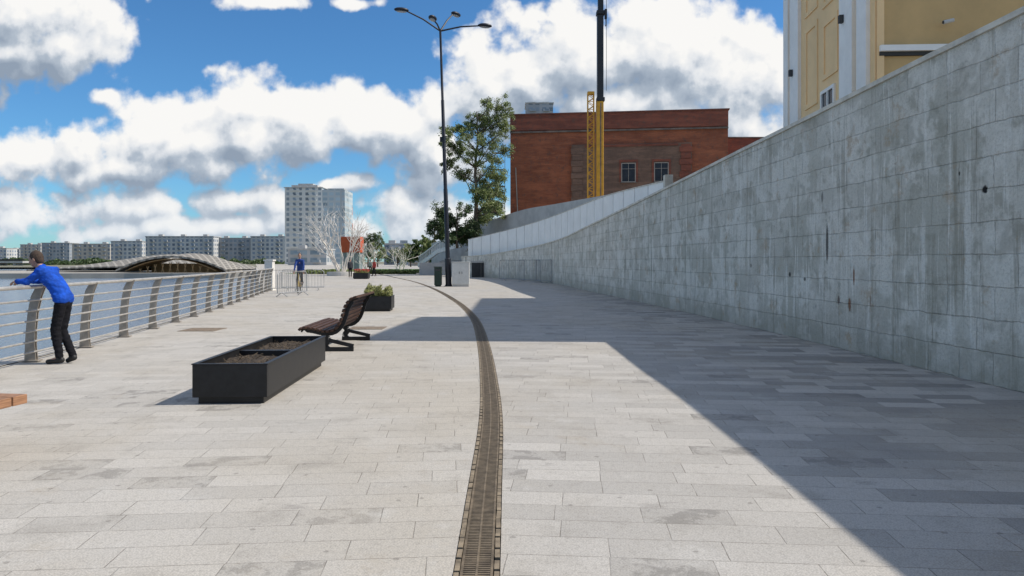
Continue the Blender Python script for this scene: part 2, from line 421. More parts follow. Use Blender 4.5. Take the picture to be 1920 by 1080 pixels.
WP=[(6.35,-14,4.85),(6.3,-8,4.75),(6.25,-2,4.68),(6.15,4,4.58),(6.02,8.8,4.46),(5.9,11,4.40),(5.76,14.8,4.30),(5.57,18,4.20),(5.3,22.5,4.04),(4.82,29,3.78),(4.05,38,3.38),(3.1,50,2.95),(1.2,61,2.6),(-2.3,71,2.15),(-5.2,77,2.0)]
def catmull(P,n):
    out=[]; P=[Vector(p) for p in P]
    for i in range(len(P)-1):
        p0=P[max(i-1,0)];p1=P[i];p2=P[i+1];p3=P[min(i+2,len(P)-1)]
        for k in range(n):
            t=k/n
            out.append(.5*((2*p1)+(p2-p0)*t+(2*p0-5*p1+4*p2-p3)*t*t+(3*p1-p0-3*p2+p3)*t**3))
    out.append(P[-1]); return out
WC=catmull(WP,8)
def normals2(pts):
    out=[]
    for i in range(len(pts)):
        t=pts[min(i+1,len(pts)-1)]-pts[max(i-1,0)]; t.z=0; t.normalize()
        out.append(Vector((t.y,-t.x,0)))
    return out
WN=normals2([p.copy() for p in WC])
def ribbonwall(pts,nrm,th,zb,name,mat,parent,front=0.,world=True,ztop=None):
    vs=[];fs=[];us=[]; s=0
    for i,p in enumerate(pts):
        if i: s+=(Vector((p.x,p.y))-Vector((pts[i-1].x,pts[i-1].y))).length
        a=p+nrm[i]*front; c=p+nrm[i]*(front+th); zt=p.z if ztop is None else p.z+ztop
        z0=zb if not callable(zb) else zb(p)
        vs+=[(a.x,a.y,z0),(a.x,a.y,zt),(c.x,c.y,zt),(c.x,c.y,z0)]; us.append(s)
    for i in range(len(pts)-1):
        a=4*i
        for k in range(4): fs.append((a+k,a+(k+1)%4,a+4+(k+1)%4,a+4+k))
    fs+=[(0,1,2,3),tuple(4*(len(pts)-1)+k for k in(3,2,1,0))]
    o=MB().add(vs,fs).obj(name,mat,parent)
    uv=o.data.uv_layers.new(name='UVMap')
    for lp in o.data.loops:
        vi=lp.vertex_index; uv.data[lp.index].uv=(us[vi//4]+.3,o.data.vertices[vi].co.z)
    return o
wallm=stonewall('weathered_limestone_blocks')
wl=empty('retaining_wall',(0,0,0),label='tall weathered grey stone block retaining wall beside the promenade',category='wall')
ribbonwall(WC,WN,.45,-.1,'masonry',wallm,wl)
copm=simple('coping_concrete',(.62,.57,.48),.8,0,.22,2,.3)
cop=[p+Vector((0,0,.075)) for p in WC]
ribbonwall(cop,WN,.58,lambda p:p.z-.073,'coping',copm,wl,front=-.04)
terr=simple('terrace_gravel',(.25,.24,.21),.9,0,.3,.5,.2)
vs=[];fs=[]
T=[(p+n_*.44) for p,n_ in zip(WC,WN)]
for p in T: vs+=[(p.x,p.y,p.z-.12),(p.x+12,p.y+ (0 if p.y<40 else (p.y-40)*.3),max(3.6,p.z-.1)),(140,p.y+(0 if p.y<40 else (p.y-40)*.6),4.6)]
for i in range(len(T)-1):
    a=3*i; fs+=[(a,a+1,a+4,a+3),(a+1,a+2,a+5,a+4)]
o=len(vs); vs+=[(-6,120,4.),(10,120,5),(160,130,5)]
a=3*(len(T)-1); fs+=[(a,a+1,o+1,o),(a+1,a+2,o+2,o+1)]
MB().add(vs,fs).obj('terrace',terr,loc=(0,0,0),kind='structure')

# white panelled parapet
whitep=simple('white_cladding_panels',(.84,.82,.78),.6,0,.06,.8,.05)
dark=simple('dark_gap',(.05,.05,.05),.8,0,.2,2,0)
gapm=simple('panel_gap_grey',(.34,.33,.32),.8,0,.2,2,0)
PP=catmull([(5.62,27.5,4.48),(4.75,38,4.85),(3.6,50,4.86),(1.8,62,4.72),(-1.2,71,4.3),(-4.6,78,3.8)],40)
pp=empty('panelled_parapet',(5.6,27.5,3.5),label='white panelled parapet wall above the stone wall',category='wall')
mb=MB(); bk_=MB(); s=0; segs=[PP[0]]
for i in range(1,len(PP)):
    s+=(PP[i]-PP[i-1]).length
    if s>=2.1: segs.append(PP[i]); s=0
segs.append(PP[-1])
def quadwall(M_,a,b,z0,th,za=0):
    t=(b-a); t.z=0; t.normalize(); n=Vector((t.y,-t.x,0))*th
    M_.add([(a.x,a.y,z0),(b.x,b.y,z0),(b.x,b.y,b.z+za),(a.x,a.y,a.z+za),(a.x+n.x,a.y+n.y,z0),(b.x+n.x,b.y+n.y,z0),(b.x+n.x,b.y+n.y,b.z+za),(a.x+n.x,a.y+n.y,a.z+za)],
        [(0,1,2,3),(7,6,5,4),(0,4,5,1),(3,2,6,7),(0,3,7,4),(1,5,6,2)])
for a,b_ in zip(segs[:-1],segs[1:]):
    d=b_-a; dd=d.normalized()
    quadwall(mb,a+dd*.05,b_-dd*.05,1.9,.03)
    n=Vector((dd.y,-dd.x,0)).normalized()*.025
    quadwall(bk_,a+n,b_+n,1.9,.16,-.03)
mb.obj('panel',whitep,pp,world=True); bk_.obj('core',gapm,pp,world=True)
capp=[p+Vector((0,0,.05)) for p in PP]; NN=normals2([p.copy() for p in PP])
o=ribbonwall([p-pp.location for p in capp],NN,.26,lambda p:p.z-.048,'coping',copm,pp,front=-.02)
MB().box((5.70,27.25,3.95),(.30,.30,1.5)).obj('pier',copm,pp,world=True,bevel=.01)
greyc=simple('grey_concrete',(.48,.465,.44),.8,0,.15,.6,.2)
GP=catmull([(12,46,6.6),(9.6,55,6.9),(7.2,65,7.15),(4.2,73,7.15),(.9,80,7.0),(-3.5,88,6.0),(-8,96,4.7),(-11,102,4.0)],8)
ge=ribbonwall(GP,normals2([p.copy() for p in GP]),.4,1.0,'grey_street_wall',greyc,None); ge['label']='long plain grey concrete wall along the upper street'; ge['category']='wall'

# ---------------------------------------------------------------- railing
steel=simple('brushed_steel_grey',(.54,.51,.46),.45,.5,.15,6,.1)
postm=simple('post_painted_grey',(.34,.30,.25),.55,.15,.2,6,.1)
ra=empty('metal_railing',(railx(11.6),11.6,0),label='grey metal promenade railing with curved flat posts and horizontal tubes',category='railing')
PY=[7.8+i*1.87 for i in range(17)]
PY=[y for y in PY if y<39.2]+[39.3]
def postmesh():
    c=[(-.06,0),(-.065,.25),(-.055,.5),(-.03,.75),(.02,1.0),(.09,1.16)]
    mb=MB()
    wd=[.085,.07,.065,.065,.07,.06]
    prof=[(x-w_,z) for (x,z),w_ in zip(c,wd)]+[(x+w_,z) for (x,z),w_ in reversed(list(zip(c,wd)))]
    for y in(-.03,.03): mb.profile_y(prof,y-.007,y+.007)
    mb.box((-.05,0,.008),(.24,.16,.016))
    for z,x in((.3,-.05),(.7,-.03)): mb.tube([(x,-.045,z),(x,.045,z)],.014,8)
    return mb
pm=postmesh().obj('post',postm,None,loc=(0,0,0)); pmesh=pm.data; bpy.data.objects.remove(pm)
for y in PY:
    o=bpy.data.objects.new('post',pmesh); COL.objects.link(o); o.parent=ra
    o.location=Vector((railx(y),y,.012))-ra.location
    s=(railx(y+.1)-railx(y-.1))/.2; o.rotation_euler=(0,0,math.atan2(-s,1))
def railcurve(off,z,r,name):
    pts=[(railx(y)+off-ra.location.x,y-ra.location.y,z) for y in np.arange(6.5,39.6,.75)]
    o=MB().tube(pts,r,8).obj(name,steel,ra,smooth=True)
for z,off in((.16,.02),(.32,.015),(.48,.02),(.64,.03),(.80,.05),(.96,.085)): railcurve(off-.01,z,.016,'rail')
railcurve(.11,1.165,.030,'handrail')

wpaint=simple('white_plaster',(.78,.75,.69),.7,0,.1,3,.1)
pe=empty('stone_pier',(-12.95,39.9,0),label='square white stone pier at the end of the railing',category='pillar')
MB().box((0,0,.78),(.42,.42,1.56)).obj('shaft',wpaint,pe,bevel=.01)
MB().box((0,0,1.60),(.52,.52,.08)).obj('cap',wpaint,pe,bevel=.01)
MB().box((0,0,.05),(.50,.50,.12)).obj('base',wpaint,pe,bevel=.01)

# ---------------------------------------------------------------- planters
blk=simple('black_powder_coat',(.015,.015,.016),.45,.0,.35,5,.05,.35)
soil=simple('dry_soil',(.06,.045,.032),.95,0,.6,18,1.)
def planter(w_,l_,h_,loc,rz,label,div=True,bars=True):
    e_=empty('planter_box',loc,rz,label=label,category='planter')
    t=.035; mb=MB(); pz=.075
    mb.box((0,-l_/2+t/2,(h_+pz)/2),(w_,t,h_-pz)); mb.box((0,l_/2-t/2,(h_+pz)/2),(w_,t,h_-pz))
    for s in(-1,1): mb.box((s*(w_/2-t/2),0,(h_+pz)/2),(t,l_-2*t-.002,h_-pz))
    if div: mb.box((0,0,(h_+pz)/2-.01),(w_-2*t-.002,.10,h_-pz-.02))
    mb.obj('box',blk,e_,bevel=.004)
    MB().box((0,0,.037),(w_-.10,l_-.10,.076)).obj('plinth',blk,e_)
    if bars:
        mb=MB()
        for s in(-1,1): mb.box((s*(w_/2-t/2),0,h_+.006),(t+.02,l_+.01,.012))
        for s in(-1,1): mb.box((0,s*(l_/2-t/2),h_+.0055),(w_-t-.022,t+.02,.010))
        mb.obj('rim',blk,e_,bevel=.003)
    n=26;mm=44; vs=[];fs=[]
    for j in range(mm+1):
        for i in range(n+1):
            x=(-.5+i/n)*(w_-2*t); y_=(-.5+j/mm)*(l_-2*t)
            z=h_-.085+.05*mnoise.noise(Vector((x*6+loc[0],y_*6,1)))+.02*mnoise.noise(Vector((x*25,y_*25,3)))
            vs.append((x,y_,z))
    for j in range(mm):
        for i in range(n): a=j*(n+1)+i; fs.append((a,a+1,a+n+2,a+n+1))
    MB().add(vs,fs).obj('soil',soil,e_)
    return e_
pl=planter(.80,3.02,.43,(-3.12,9.60,0),math.atan2(.12,3.0),'long black metal planter with bare soil on light paving')
tw=simple('dry_twigs',(.10,.075,.05),.9,0,.4,20,0)
mb=MB()
for i in range(140):
    x=random.uniform(-.33,.33); y=random.choice([random.uniform(-1.4,-.1),random.uniform(.1,1.4)]); a=random.uniform(0,6.3); l=random.uniform(.03,.12)
    mb.tube([(x,y,.35),(x+math.cos(a)*l,y+math.sin(a)*l,.36+random.uniform(0,.06))],.004,4)
mb.obj('twigs',tw,pl,kind='stuff')
leafy=simple('leaf_green_yellow',(.20,.21,.06),.6,0,.5,9,0)
def plants(parent,w_,l_,z0,hh,n,mat,name='plant'):
    vs=[];fs=[]
    for i in range(n):
        x=random.uniform(-w_/2,w_/2); y=random.uniform(-l_/2,l_/2)
        top=hh*(.55+.6*mnoise.noise(Vector((x*5,y*5,7))))+.05
        z=z0+top*random.random()**.6
        a=Vector((random.gauss(0,1),random.gauss(0,1),random.gauss(0,1.2))).normalized(); b_=a.orthogonal().normalized()
        s_=random.uniform(.025,.06); p=Vector((x,y,z)); o=len(vs)
        vs+=[p-a*s_,p+b_*s_*.3,p+a*s_,p-b_*s_*.3]; fs.append((o,o+1,o+2,o+3))
    return MB().add(vs,fs).obj(name,mat,parent)
p2=planter(.88,.88,.46,(-4.19,23.5,0),.05,'square black planter box with low yellow-green plants',False)
plants(p2,.80,.80,.38,.46,3800,leafy)
p3=planter(1.3,1.3,.52,(-13.3,66,0),.05,'black planter box filled with red flowers',False)
plants(p3,1.2,1.2,.4,.50,2500,leafy)
redf=simple('red_petals',(.45,.03,.03),.6,0,.4,9,0)
mb=MB()
for i in range(120):
    x=random.uniform(-.62,.62); y=random.uniform(-.62,.62); mb.ell((x,y,.76+random.uniform(-.12,.12)),(.05,.05,.035),6,4)
mb.obj('flowers',redf,p3,kind='stuff')

# ---------------------------------------------------------------- bench
def wood(name,c):
    m,nt,b=newmat(name)
    tc=nd(nt,'ShaderNodeTexCoord').outputs['Object']
    mp=nd(nt,'ShaderNodeMapping'); L(nt,tc,mp.inputs[0]); mp.inputs['Scale'].default_value=(14,1.2,14)
    n=noise_(nt,mp.outputs[0],3.,6,.65)
    L(nt,mixc(nt,sstep(nt,n,.3,.7),tuple(x*.6 for x in c),tuple(x*1.3 for x in c)),b.inputs['Base Color'])
    b.inputs['Roughness'].default_value=.6; b.inputs['Specular IOR Level'].default_value=.3; bump(nt,b,n,.3,.004); return m
wd_dark=wood('dark_stained_slats',(.075,.040,.027)); wd_or=wood('oiled_orange_slats',(.34,.18,.10))
be=empty('slatted_bench',(-3.15,12.75,0),R(2),label='curved dark wooden slat bench on black metal feet facing the water',category='bench')
BP=catmull([(-.50,.36,0),(-.44,.41,0),(-.28,.40,0),(-.08,.355,0),(.08,.37,0),(.18,.47,0),(.24,.62,0),(.29,.78,0),(.38,.90,0),(.50,.945,0)],6)
BP=[Vector((p.x,0,p.y)) for p in BP]
Lg=2.05
cum=[0]
for i in range(1,len(BP)): cum.append(cum[-1]+(BP[i]-BP[i-1]).length)
def at(s):
    for i in range(1,len(BP)):
        if cum[i]>=s:
            t=(s-cum[i-1])/(cum[i]-cum[i-1]); p=BP[i-1].lerp(BP[i],t); d=(BP[i]-BP[i-1]).normalized(); return p,d
    return BP[-1],(BP[-1]-BP[-2]).normalized()
tot=cum[-1]; ns=17; seatm=MB(); backm=MB()
for i in range(ns):
    s=(i+.5)*tot/ns; p,d=at(s); a=math.atan2(d.z,d.x)
    M=Matrix.Rotation(-a,3,'Y')
    (seatm if p.z<.46 else backm).box((p.x,Lg/2,p.z),(tot/ns*.70,Lg,.042),M=M)
seatm.obj('seat',wd_dark,be,bevel=.006); backm.obj('backrest',wd_dark,be,bevel=.006)
def sideframe(y):
    mb=MB()
    N_=26
    up=[];dn=[]
    for i in range(N_+1):
        p,d=at(tot*i/N_); n=Vector((-d.z,0,d.x)); up.append(p-n*.022); dn.append(p-n*(.085 if 2<i<N_-2 else .05))
    for i in range(N_):
        a,b_,c,d_=up[i],up[i+1],dn[i+1],dn[i]
        mb.add([(v.x,y+o_,v.z) for o_ in(-.02,.02) for v in(a,b_,c,d_)],[(0,1,2,3),(7,6,5,4),(0,4,5,1),(1,5,6,2),(2,6,7,3),(3,7,4,0)])
    leg=catmull([(-.10,.30,0),(-.02,.20,0),(-.07,.10,0),(-.02,.03,0)],6)
    for i in range(len(leg)-1):
        a=Vector((leg[i].x,y,leg[i].y)); b_=Vector((leg[i+1].x,y,leg[i+1].y)); mb.beam(a,b_,.06,.10)
    mb.beam((-.12,y,.035),(.42,y,.035),.07,.07)
    mb.beam((.0,y,.19),(.42,y,.09),.055,.06)
    return mb
for y in(.12,Lg-.12): sideframe(y).obj('leg',blk,be)
b2e=empty('backless_bench',(-4.93,6.0,0),R(-8),label='backless bench with orange-brown wooden slats on grey legs',category='bench')
mb=MB()
for i in range(3): mb.box((0,-.16+i*.16,.43),(1.9,.145,.075))
mb.obj('seat',wd_or,b2e,bevel=.006)
for x in(-.7,.10):
    mb=MB(); mb.box((x,0,.376),(.07,.40,.03)); mb.box((x,0,.19),(.07,.09,.37)); mb.box((x,0,.015),(.09,.36,.03)); mb.obj('leg',blk,b2e,bevel=.004)

# ---------------------------------------------------------------- street lamp
lampm=simple('lamp_post_dark_navy',(.012,.013,.020),.45,.1,.2,3,.05)
glass=simple('lamp_glass',(.35,.36,.38),.2,0,.05,3,0)
lb=Vector((-3.92,46.2,0)); le=empty('street_lamp',lb,label='tall dark four-armed street lamp on the promenade',category='street lamp')
tilt=.52/15.9
def lp(z): return Vector((-tilt*z,0,z))
mb=MB().tube([lp(0),lp(1.7),lp(1.75)],[.19,.19,.14],14).tube([lp(1.7),lp(6),lp(6.05),lp(11.5),lp(11.55),lp(15.9)],[.14,.13,.115,.10,.08,.07],12)
mb.box((0,0,.02),(.5,.5,.04)); mb.tube([lp(0.04),lp(.12)],.22,12); mb.tube([lp(8.9),lp(9.3)],.12,10)
mb.box(lp(9.1)+Vector((-.18,0,0)),(.12,.12,.3))
o=mb.obj('pole',lampm,le); smooth_angle(o)
top=lp(15.8)
for hx,hz,hy in((-2.55,16.85,-.6),(.20,17.35,1.4),(1.95,16.35,.7),(-.75,15.95,-1.6)):
    h=Vector((hx,hy,hz)); 
    mid=top.lerp(h,.5)+Vector((0,0,.10))
    mb=MB().tube([top,mid,h],[.055,.05,.045],8)
    o=mb.obj('arm',lampm,le); smooth_angle(o)
    dr_=(h-top); dr_.z=0; dr_.normalize(); c=h+dr_*.28
    a=math.atan2(dr_.y,dr_.x); Mz=Matrix.Rotation(a,3,'Z')
    o=MB().ell(c+Vector((0,0,.03)),(.46,.24,.14),14,8,M=Mz).obj('lamp_head',lampm,le,smooth=True)
    o2=MB().ell(c+Vector((0,0,-.065)),(.34,.16,.065),12,6,M=Mz).obj('lamp_glass',glass,o,smooth=True)

# ---------------------------------------------------------------- bin and cabinet
bing=simple('bin_dark_green',(.015,.035,.022),.5,.1,.2,4,.1)
bi=empty('litter_bin',(-4.55,46,0),label='tall dark green litter bin next to the lamp post',category='bin')
MB().box((0,0,.62),(.44,.44,1.08)).obj('body',bing,bi,bevel=.02)
MB().box((0,0,1.20),(.50,.50,.06)).obj('lid',bing,bi,bevel=.015)
MB().box((0,-.226,1.02),(.30,.01,.12)).obj('opening',dark,bi)
mb=MB().box((0,0,.04),(.34,.34,.08)); mb.obj('foot',bing,bi)
cabm=simple('cabinet_light_grey',(.62,.62,.59),.5,.1,.08,3,.05)
ce=empty('electrical_cabinet',(-3.15,46,0),label='light grey metal electrical cabinet standing beside the lamp post',category='electrical cabinet')
MB().box((0,0,.80),(1.06,.45,1.34)).obj('body',cabm,ce,bevel=.01)
MB().box((0,0,.07),(1.0,.40,.13)).obj('plinth',greyc,ce)
MB().box((0,0,1.50),(1.12,.52,.05)).obj('roof',cabm,ce,bevel=.01)
for x in(-.262,.262):
    d=MB().box((x,-.231,.80),(.50,.012,1.24)).obj('door',cabm,ce,bevel=.003)
    MB().box((x+(.18 if x<0 else -.18),-.243,.85),(.03,.014,.14)).obj('handle',dark,d)

# ---------------------------------------------------------------- crowd barriers
galv=simple('galvanised_steel',(.42,.42,.41),.45,.4,.15,8,.05)
galvd=simple('galvanised_steel_dull',(.30,.30,.295),.5,.2,.15,8,.05)
def barrier(loc,rz,label,H=1.1,W=2.2,k=1.,mat=galv):
    e_=empty('crowd_barrier',loc,rz,label=label,category='barrier',group='crowd control barriers')
    mb=MB().tube([(-W/2,0,.18),(-W/2,0,H-.12),(-W/2+.12,0,H),(W/2-.12,0,H),(W/2,0,H-.12),(W/2,0,.18),(-W/2,0,.18)],.024*k,8)
    for i in range(1,14): x=-W/2+W*i/14; mb.tube([(x,0,.18),(x,0,H)],.009*k,6)
    mb.obj('frame',mat,e_)
    for s in(-1,1):
        MB().tube([(s*.8,-.28,.015),(s*.8,-.05,.16),(s*.8,0,.2),(s*.8,.05,.16),(s*.8,.28,.015)],.018,6).obj('foot',mat,e_)
    return e_
b0=barrier((-11.9,38.2,0),R(20),'grey steel crowd barrier standing on the promenade near the white pier')
for l,r_ in (((-9.75,33.2,0),R(72)),((-11.1,39.6,0),R(8))): dup(b0,None,l,r_)
b1_=barrier((2.25,52.8,0),R(-65),'grey steel crowd barrier standing against the stone wall',1.65,2.4,1.3,galvd)
for l,r_ in (((1.3,55.6,0),R(-50)),((.0,58.4,0),R(-35))): dup(b1_,None,l,r_)

# ---------------------------------------------------------------- brick building
def brickmat(name,c1,c2,scale=1.,stain=.4):
    m,nt,b=newmat(name)
    tc=nd(nt,'ShaderNodeTexCoord').outputs['Object']
    sp=nd(nt,'ShaderNodeSeparateXYZ'); L(nt,tc,sp.inputs[0]); cb=nd(nt,'ShaderNodeCombineXYZ'); L(nt,math_(nt,'ADD',sp.outputs[0],sp.outputs[1]),cb.inputs[0]); L(nt,sp.outputs[2],cb.inputs[1])
    bk=nd(nt,'ShaderNodeTexBrick'); L(nt,cb.outputs[0],bk.inputs[0])
    for k_,v_ in(('Scale',1),('Brick Width',.5*scale),('Row Height',.16*scale),('Mortar Size',.012),('Bias',0)): bk.inputs[k_].default_value=v_
    bk.inputs['Color1'].default_value=(*c1,1); bk.inputs['Color2'].default_value=(*c2,1); bk.inputs['Mortar'].default_value=tuple(x*.6+.04 for x in c1)+(1,)
    n=noise_(nt,tc,.45,6,.65); n2=noise2(nt,cb.outputs[0],1.8,5,.7)
    mp=nd(nt,'ShaderNodeMapping'); L(nt,cb.outputs[0],mp.inputs[0]); mp.inputs['Scale'].default_value=(.22,1.4,1)
    n3=noise2(nt,mp.outputs[0],1.,6,.68)
    col=mixc(nt,sstep(nt,n,.42,.72,0,stain),bk.outputs[0],tuple(x*.45 for x in c1))
    col=mixc(nt,sstep(nt,n3,.44,.66,0,.55),col,tuple(min(1,x*1.4) for x in c2))
    col=mixc(nt,sstep(nt,n2,.53,.70,0,.55),col,(.13,.08,.06))
    L(nt,col,b.inputs['Base Color']); b.inputs['Roughness'].default_value=.9; return m
bk1=brickmat('orange_red_brick',(.29,.085,.040),(.36,.115,.052)); bk2=brickmat('old_brown_brick',(.18,.105,.07),(.23,.13,.085)); bk3=brickmat('dull_red_brick',(.22,.066,.040),(.27,.082,.046))
bb=empty('brick_building',(-.2,91.5,0),math.atan2(-3.5,25.6),label='unfinished red brick industrial building with flat roof and two windows',category='building')
W=25.9
MB().box((W/2,8,9.9),(W,16,19.0)).obj('wall',bk1,bb)
MB().box((W/2,-.09,18.45),(W+.02,.18,1.9)).obj('upper_wall',bk3,bb)
strc=simple('string_course_dirty',(.19,.14,.11),.8,0,.4,1,.2)
MB().box((W/2,-.12,17.30),(W+.04,.22,.20)).obj('string_course_or_shade',strc,bb)
MB().box((W/2,7.9,19.47),(W+.3,16.4,.14)).obj('roof_edge',simple('rusted_metal_edge',(.20,.07,.045),.6,.2,.2,2,0),bb)
MB().box((14.6,-.20,10),(14.2,.40,11.2)).obj('old_facade',bk2,bb)
for x in(8.2,21.0):
    mb=MB().box((x,-.42,10),(1.1,.06,10.9))
    for i in range(14): mb.box((x,-.48,5.2+i*.74),(1.5 if i%2 else 1.15,.08,.66))
    mb.obj('pilaster',bk3 if x>10 else bk2,bb)
MB().box((14.6,-.45,15.4),(11,.10,.25)).obj('cornice',bk3,bb)
winf=simple('beige_window_frame',(.40,.34,.28),.6,0,.15,3,0)
def glassm(name,rough,spec):
    m,nt,b=newmat(name)
    n=noise_(nt,nd(nt,'ShaderNodeTexCoord').outputs['Object'],1.5,2)
    L(nt,mixc(nt,n,(.012,.016,.022),(.05,.06,.075)),b.inputs['Base Color']); b.inputs['Roughness'].default_value=rough; b.inputs['Specular IOR Level'].default_value=spec
    bump(nt,b,n,.1,.05); return m
wg=glassm('window_glass_dark',.25,.15)
def window(parent,c,w_,h_,bars=2,dep=.08):
    x,y,z=c
    wn_=MB().box((x,y,z),(w_-.02,.02,h_-.02)).obj('window',wg,parent)
    mb=MB(); t=.09
    for s in(-1,1): mb.box((x+s*w_/2,y-.02,z),(t,dep,h_+t))
    for s in(-1,1): mb.box((x,y-.02,z+s*h_/2),(w_-t-.002,dep-.006,t))
    for i in range(1,bars): mb.box((x-w_/2+w_*i/bars,y-.015,z),(t*.5,dep*.6,h_-t-.002))
    mb.box((x,y-.017,z+h_*.2),(w_-t-.002,dep*.5,t*.45))
    mb.obj('frame',winf,wn_)
    MB().box((x,y-.06,z-h_/2-.1),(w_+.35,.22,.09)).obj('sill',strc,wn_)
    return wn_
for x in(14.3,18.15):
    window(bb,(x,-.425,12.15),1.6,2.2,bars=2)
    MB().box((x,-.44,13.55),(2.2,.12,.25)).obj('lintel',bk3,bb)
    MB().box((x-.98,-.43,12.25),(.25,.1,2.4)).obj('surround',bk3,bb); MB().box((x+.98,-.43,12.25),(.25,.1,2.4)).obj('surround',bk3,bb)
ex=MB().box((0,0,8.7),(14,12,17.4)).obj('brick_annex',bk3,loc=(32.5,102,0),label='lower red brick annex next to the brick building',category='building')
MB().box((0,0,17.47),(14.3,12.3,.14)).obj('roof_edge',strc,ex)
MB().tube([(1.0,-.3,6),(.7,-.3,13.0)],.06,8).obj('drainpipe',winf,bb)

sc=simple('scaffold_steel',(.22,.23,.24),.5,.6,.2,3,0)
s_e=empty('scaffolding',(-1.6,89.5,4.5),label='steel scaffold tower beside the brick building',category='scaffolding')
mb=MB()
for x in(-.75,.75):
    for y in(-.5,.5): mb.tube([(x,y,0),(x,y,10.5)],.035,6)
for i in range(10):
    z=1.0+i
    for y in(-.5,.5): mb.tube([(-.75,y,z),(.75,y,z)],.025,6)
    mb.tube([(-.75,-.5,z),(.75,-.5,z+.9 if i<9 else z)],.018,6)
    for x in(-.75,.75): mb.tube([(x,-.5,z),(x,.5,z)],.025,6)
mb.obj('frame',sc,s_e)
brd=simple('scaffold_boards',(.25,.19,.12),.8,0,.2,3,0)
for i in range(5): MB().box((0,0,2.04+2*i),(1.44,.9,.04)).obj('platform',brd,s_e)

# ---------------------------------------------------------------- crane
yel=simple('crane_yellow',(.66,.32,.02),.45,0,.15,2,.05); blkc=simple('crane_black',(.02,.02,.022),.4,.1,.2,2,.05)
cr_=empty('mobile_crane',(8.22,70,4.0),label='mobile crane with vertical yellow and black telescopic boom',category='crane')
MB().box((0,0,6.2),(.66,.80,12.6)).obj('boom_base',yel,cr_,bevel=.05)
MB().box((.05,-.412,6.2),(.10,.02,12.2)).obj('boom_seam',strc,cr_)
mb=MB().box((.04,0,16.5),(.58,.64,8.2)); mb.box((.08,0,24.2),(.50,.54,7.4)); mb.box((.1,0,30),(.40,.44,6))
for z in(12.7,20.8,27.6): mb.box((.06,0,z),(.76,.84,.35))
mb.obj('boom_section',blkc,cr_,bevel=.03)
mb=MB()
for x in(-1.12,-.56):
    for y in(-.25,.25): mb.tube([(x,y,-.2),(x,y,13.4)],.05,6)
for i in range(18):
    z=-.1+i*.74
    for y in(-.25,.25):
        mb.tube([(-1.12,y,z),(-.56,y,z+.37)],.028,5); mb.tube([(-.56,y,z+.37),(-1.12,y,z+.74)],.028,5)
    for x in(-1.12,-.56): mb.tube([(x,-.25,z),(x,.25,z+.37)],.025,5)
    mb.tube([(-1.12,-.25,z),(-.56,-.25,z)],.028,5)
mb.box((-.84,0,13.3),(.62,.55,.25))
mb.obj('lattice_jib',yel,cr_)
MB().tube([(.62,-.2,31),(.60,-.2,13.5)],.022,6).obj('cable',blkc,cr_)
mb=MB().box((.52,-.4,20.6),(.22,.3,.9)); mb.tube([(.52,-.4,20.2),(.55,-.4,19.7),(.50,-.4,19.45)],.05,8); mb.obj('hook_block',blkc,cr_,bevel=.03)
mb=MB().box((0,1.5,-.3),(2.6,7.5,1.3)); mb.box((-.2,-.6,.9),(2.2,2.6,1.2)); mb.obj('carrier',yel,cr_,bevel=.06)
for sx_ in(-1.2,1.2):
    for yy_ in(-1.4,.6,3.0,4.6): MB().tube([(sx_-.18,yy_,-.7),(sx_+.18,yy_,-.7)],.52,16).obj('wheel',dark,cr_)

# ---------------------------------------------------------------- ochre building
ylw=simple('ochre_stucco',(.60,.395,.175),.85,0,.10,.8,.15); ylw2=simple('ochre_stucco_bounce_lit',(.90,.615,.32),.85,0,.07,.8,.15)  # second, paler ochre has the side face's bounce light painted into its colour
wtrim=simple('white_stucco_trim',(.88,.85,.80),.8,0,.07,1,.1)
A_=Vector((7.4,15.2,0)); B_=Vector((7.85,21.3,0)); 
yb=empty('ochre_building',(7.4,15.2,3.9),label='ochre stucco building with white pilasters standing above the stone wall',category='building')
MB().prism([(7.4,15.2),(22,14.4),(22,21.3),(7.85,21.3)],3.7,11.2).obj('wall',ylw,yb,world=True)
MB().prism([(12.2,21.32),(22,21.32),(22,32),(12.2,32)],3.7,15.0).obj('rear_wing',ylw,yb,world=True)
MB().prism([(7.3,15.1),(22.1,14.3),(22.1,21.4),(7.75,21.4)],11.2,11.45).obj('roof_cornice',wtrim,yb,world=True)
dAB=(B_-A_); tdir=dAB.normalized(); ndir=Vector((-tdir.y,tdir.x,0))
def sidebox(t0,t1,z0,z1,th,name,mat,base=0.,parent=yb,bev=0.):
    a=A_+dAB*t0+ndir*base; b2_=A_+dAB*t1+ndir*base; n=ndir*th
    return MB().prism([(a.x-yb.location.x,a.y-yb.location.y),(b2_.x-yb.location.x,b2_.y-yb.location.y),((b2_+n).x-yb.location.x,(b2_+n).y-yb.location.y),((a+n).x-yb.location.x,(a+n).y-yb.location.y)],z0-3.9,z1-3.9).obj(name,mat,parent,bevel=bev)
sidebox(-.002,1.0,3.7,11.2,.02,'side_facade',ylw2)
for t0,t1 in((.035,.12),(.16,.285),(.78,.90),(.93,1.0)):
    sidebox(t0,t1,3.7,11.2,.09,'pilaster',wtrim,.02)
def panel(t0,t1,z0,z1):
    w_=.022
    for a,b_,c,d in((t0,t0+w_,z0,z1),(t1-w_,t1,z0,z1),(t0+w_,t1-w_,z0,z0+.12),(t0+w_,t1-w_,z1-.12,z1)):
        sidebox(a,b_,c,d,.03,'moulding',ylw2,.02)
panel(.33,.50,5.95,7.35); panel(.56,.72,5.5,7.6); panel(.33,.50,7.7,10.4); panel(.56,.72,7.9,10.4)
wi=sidebox(.37,.50,4.0,5.62,.012,'window',wg,.022)
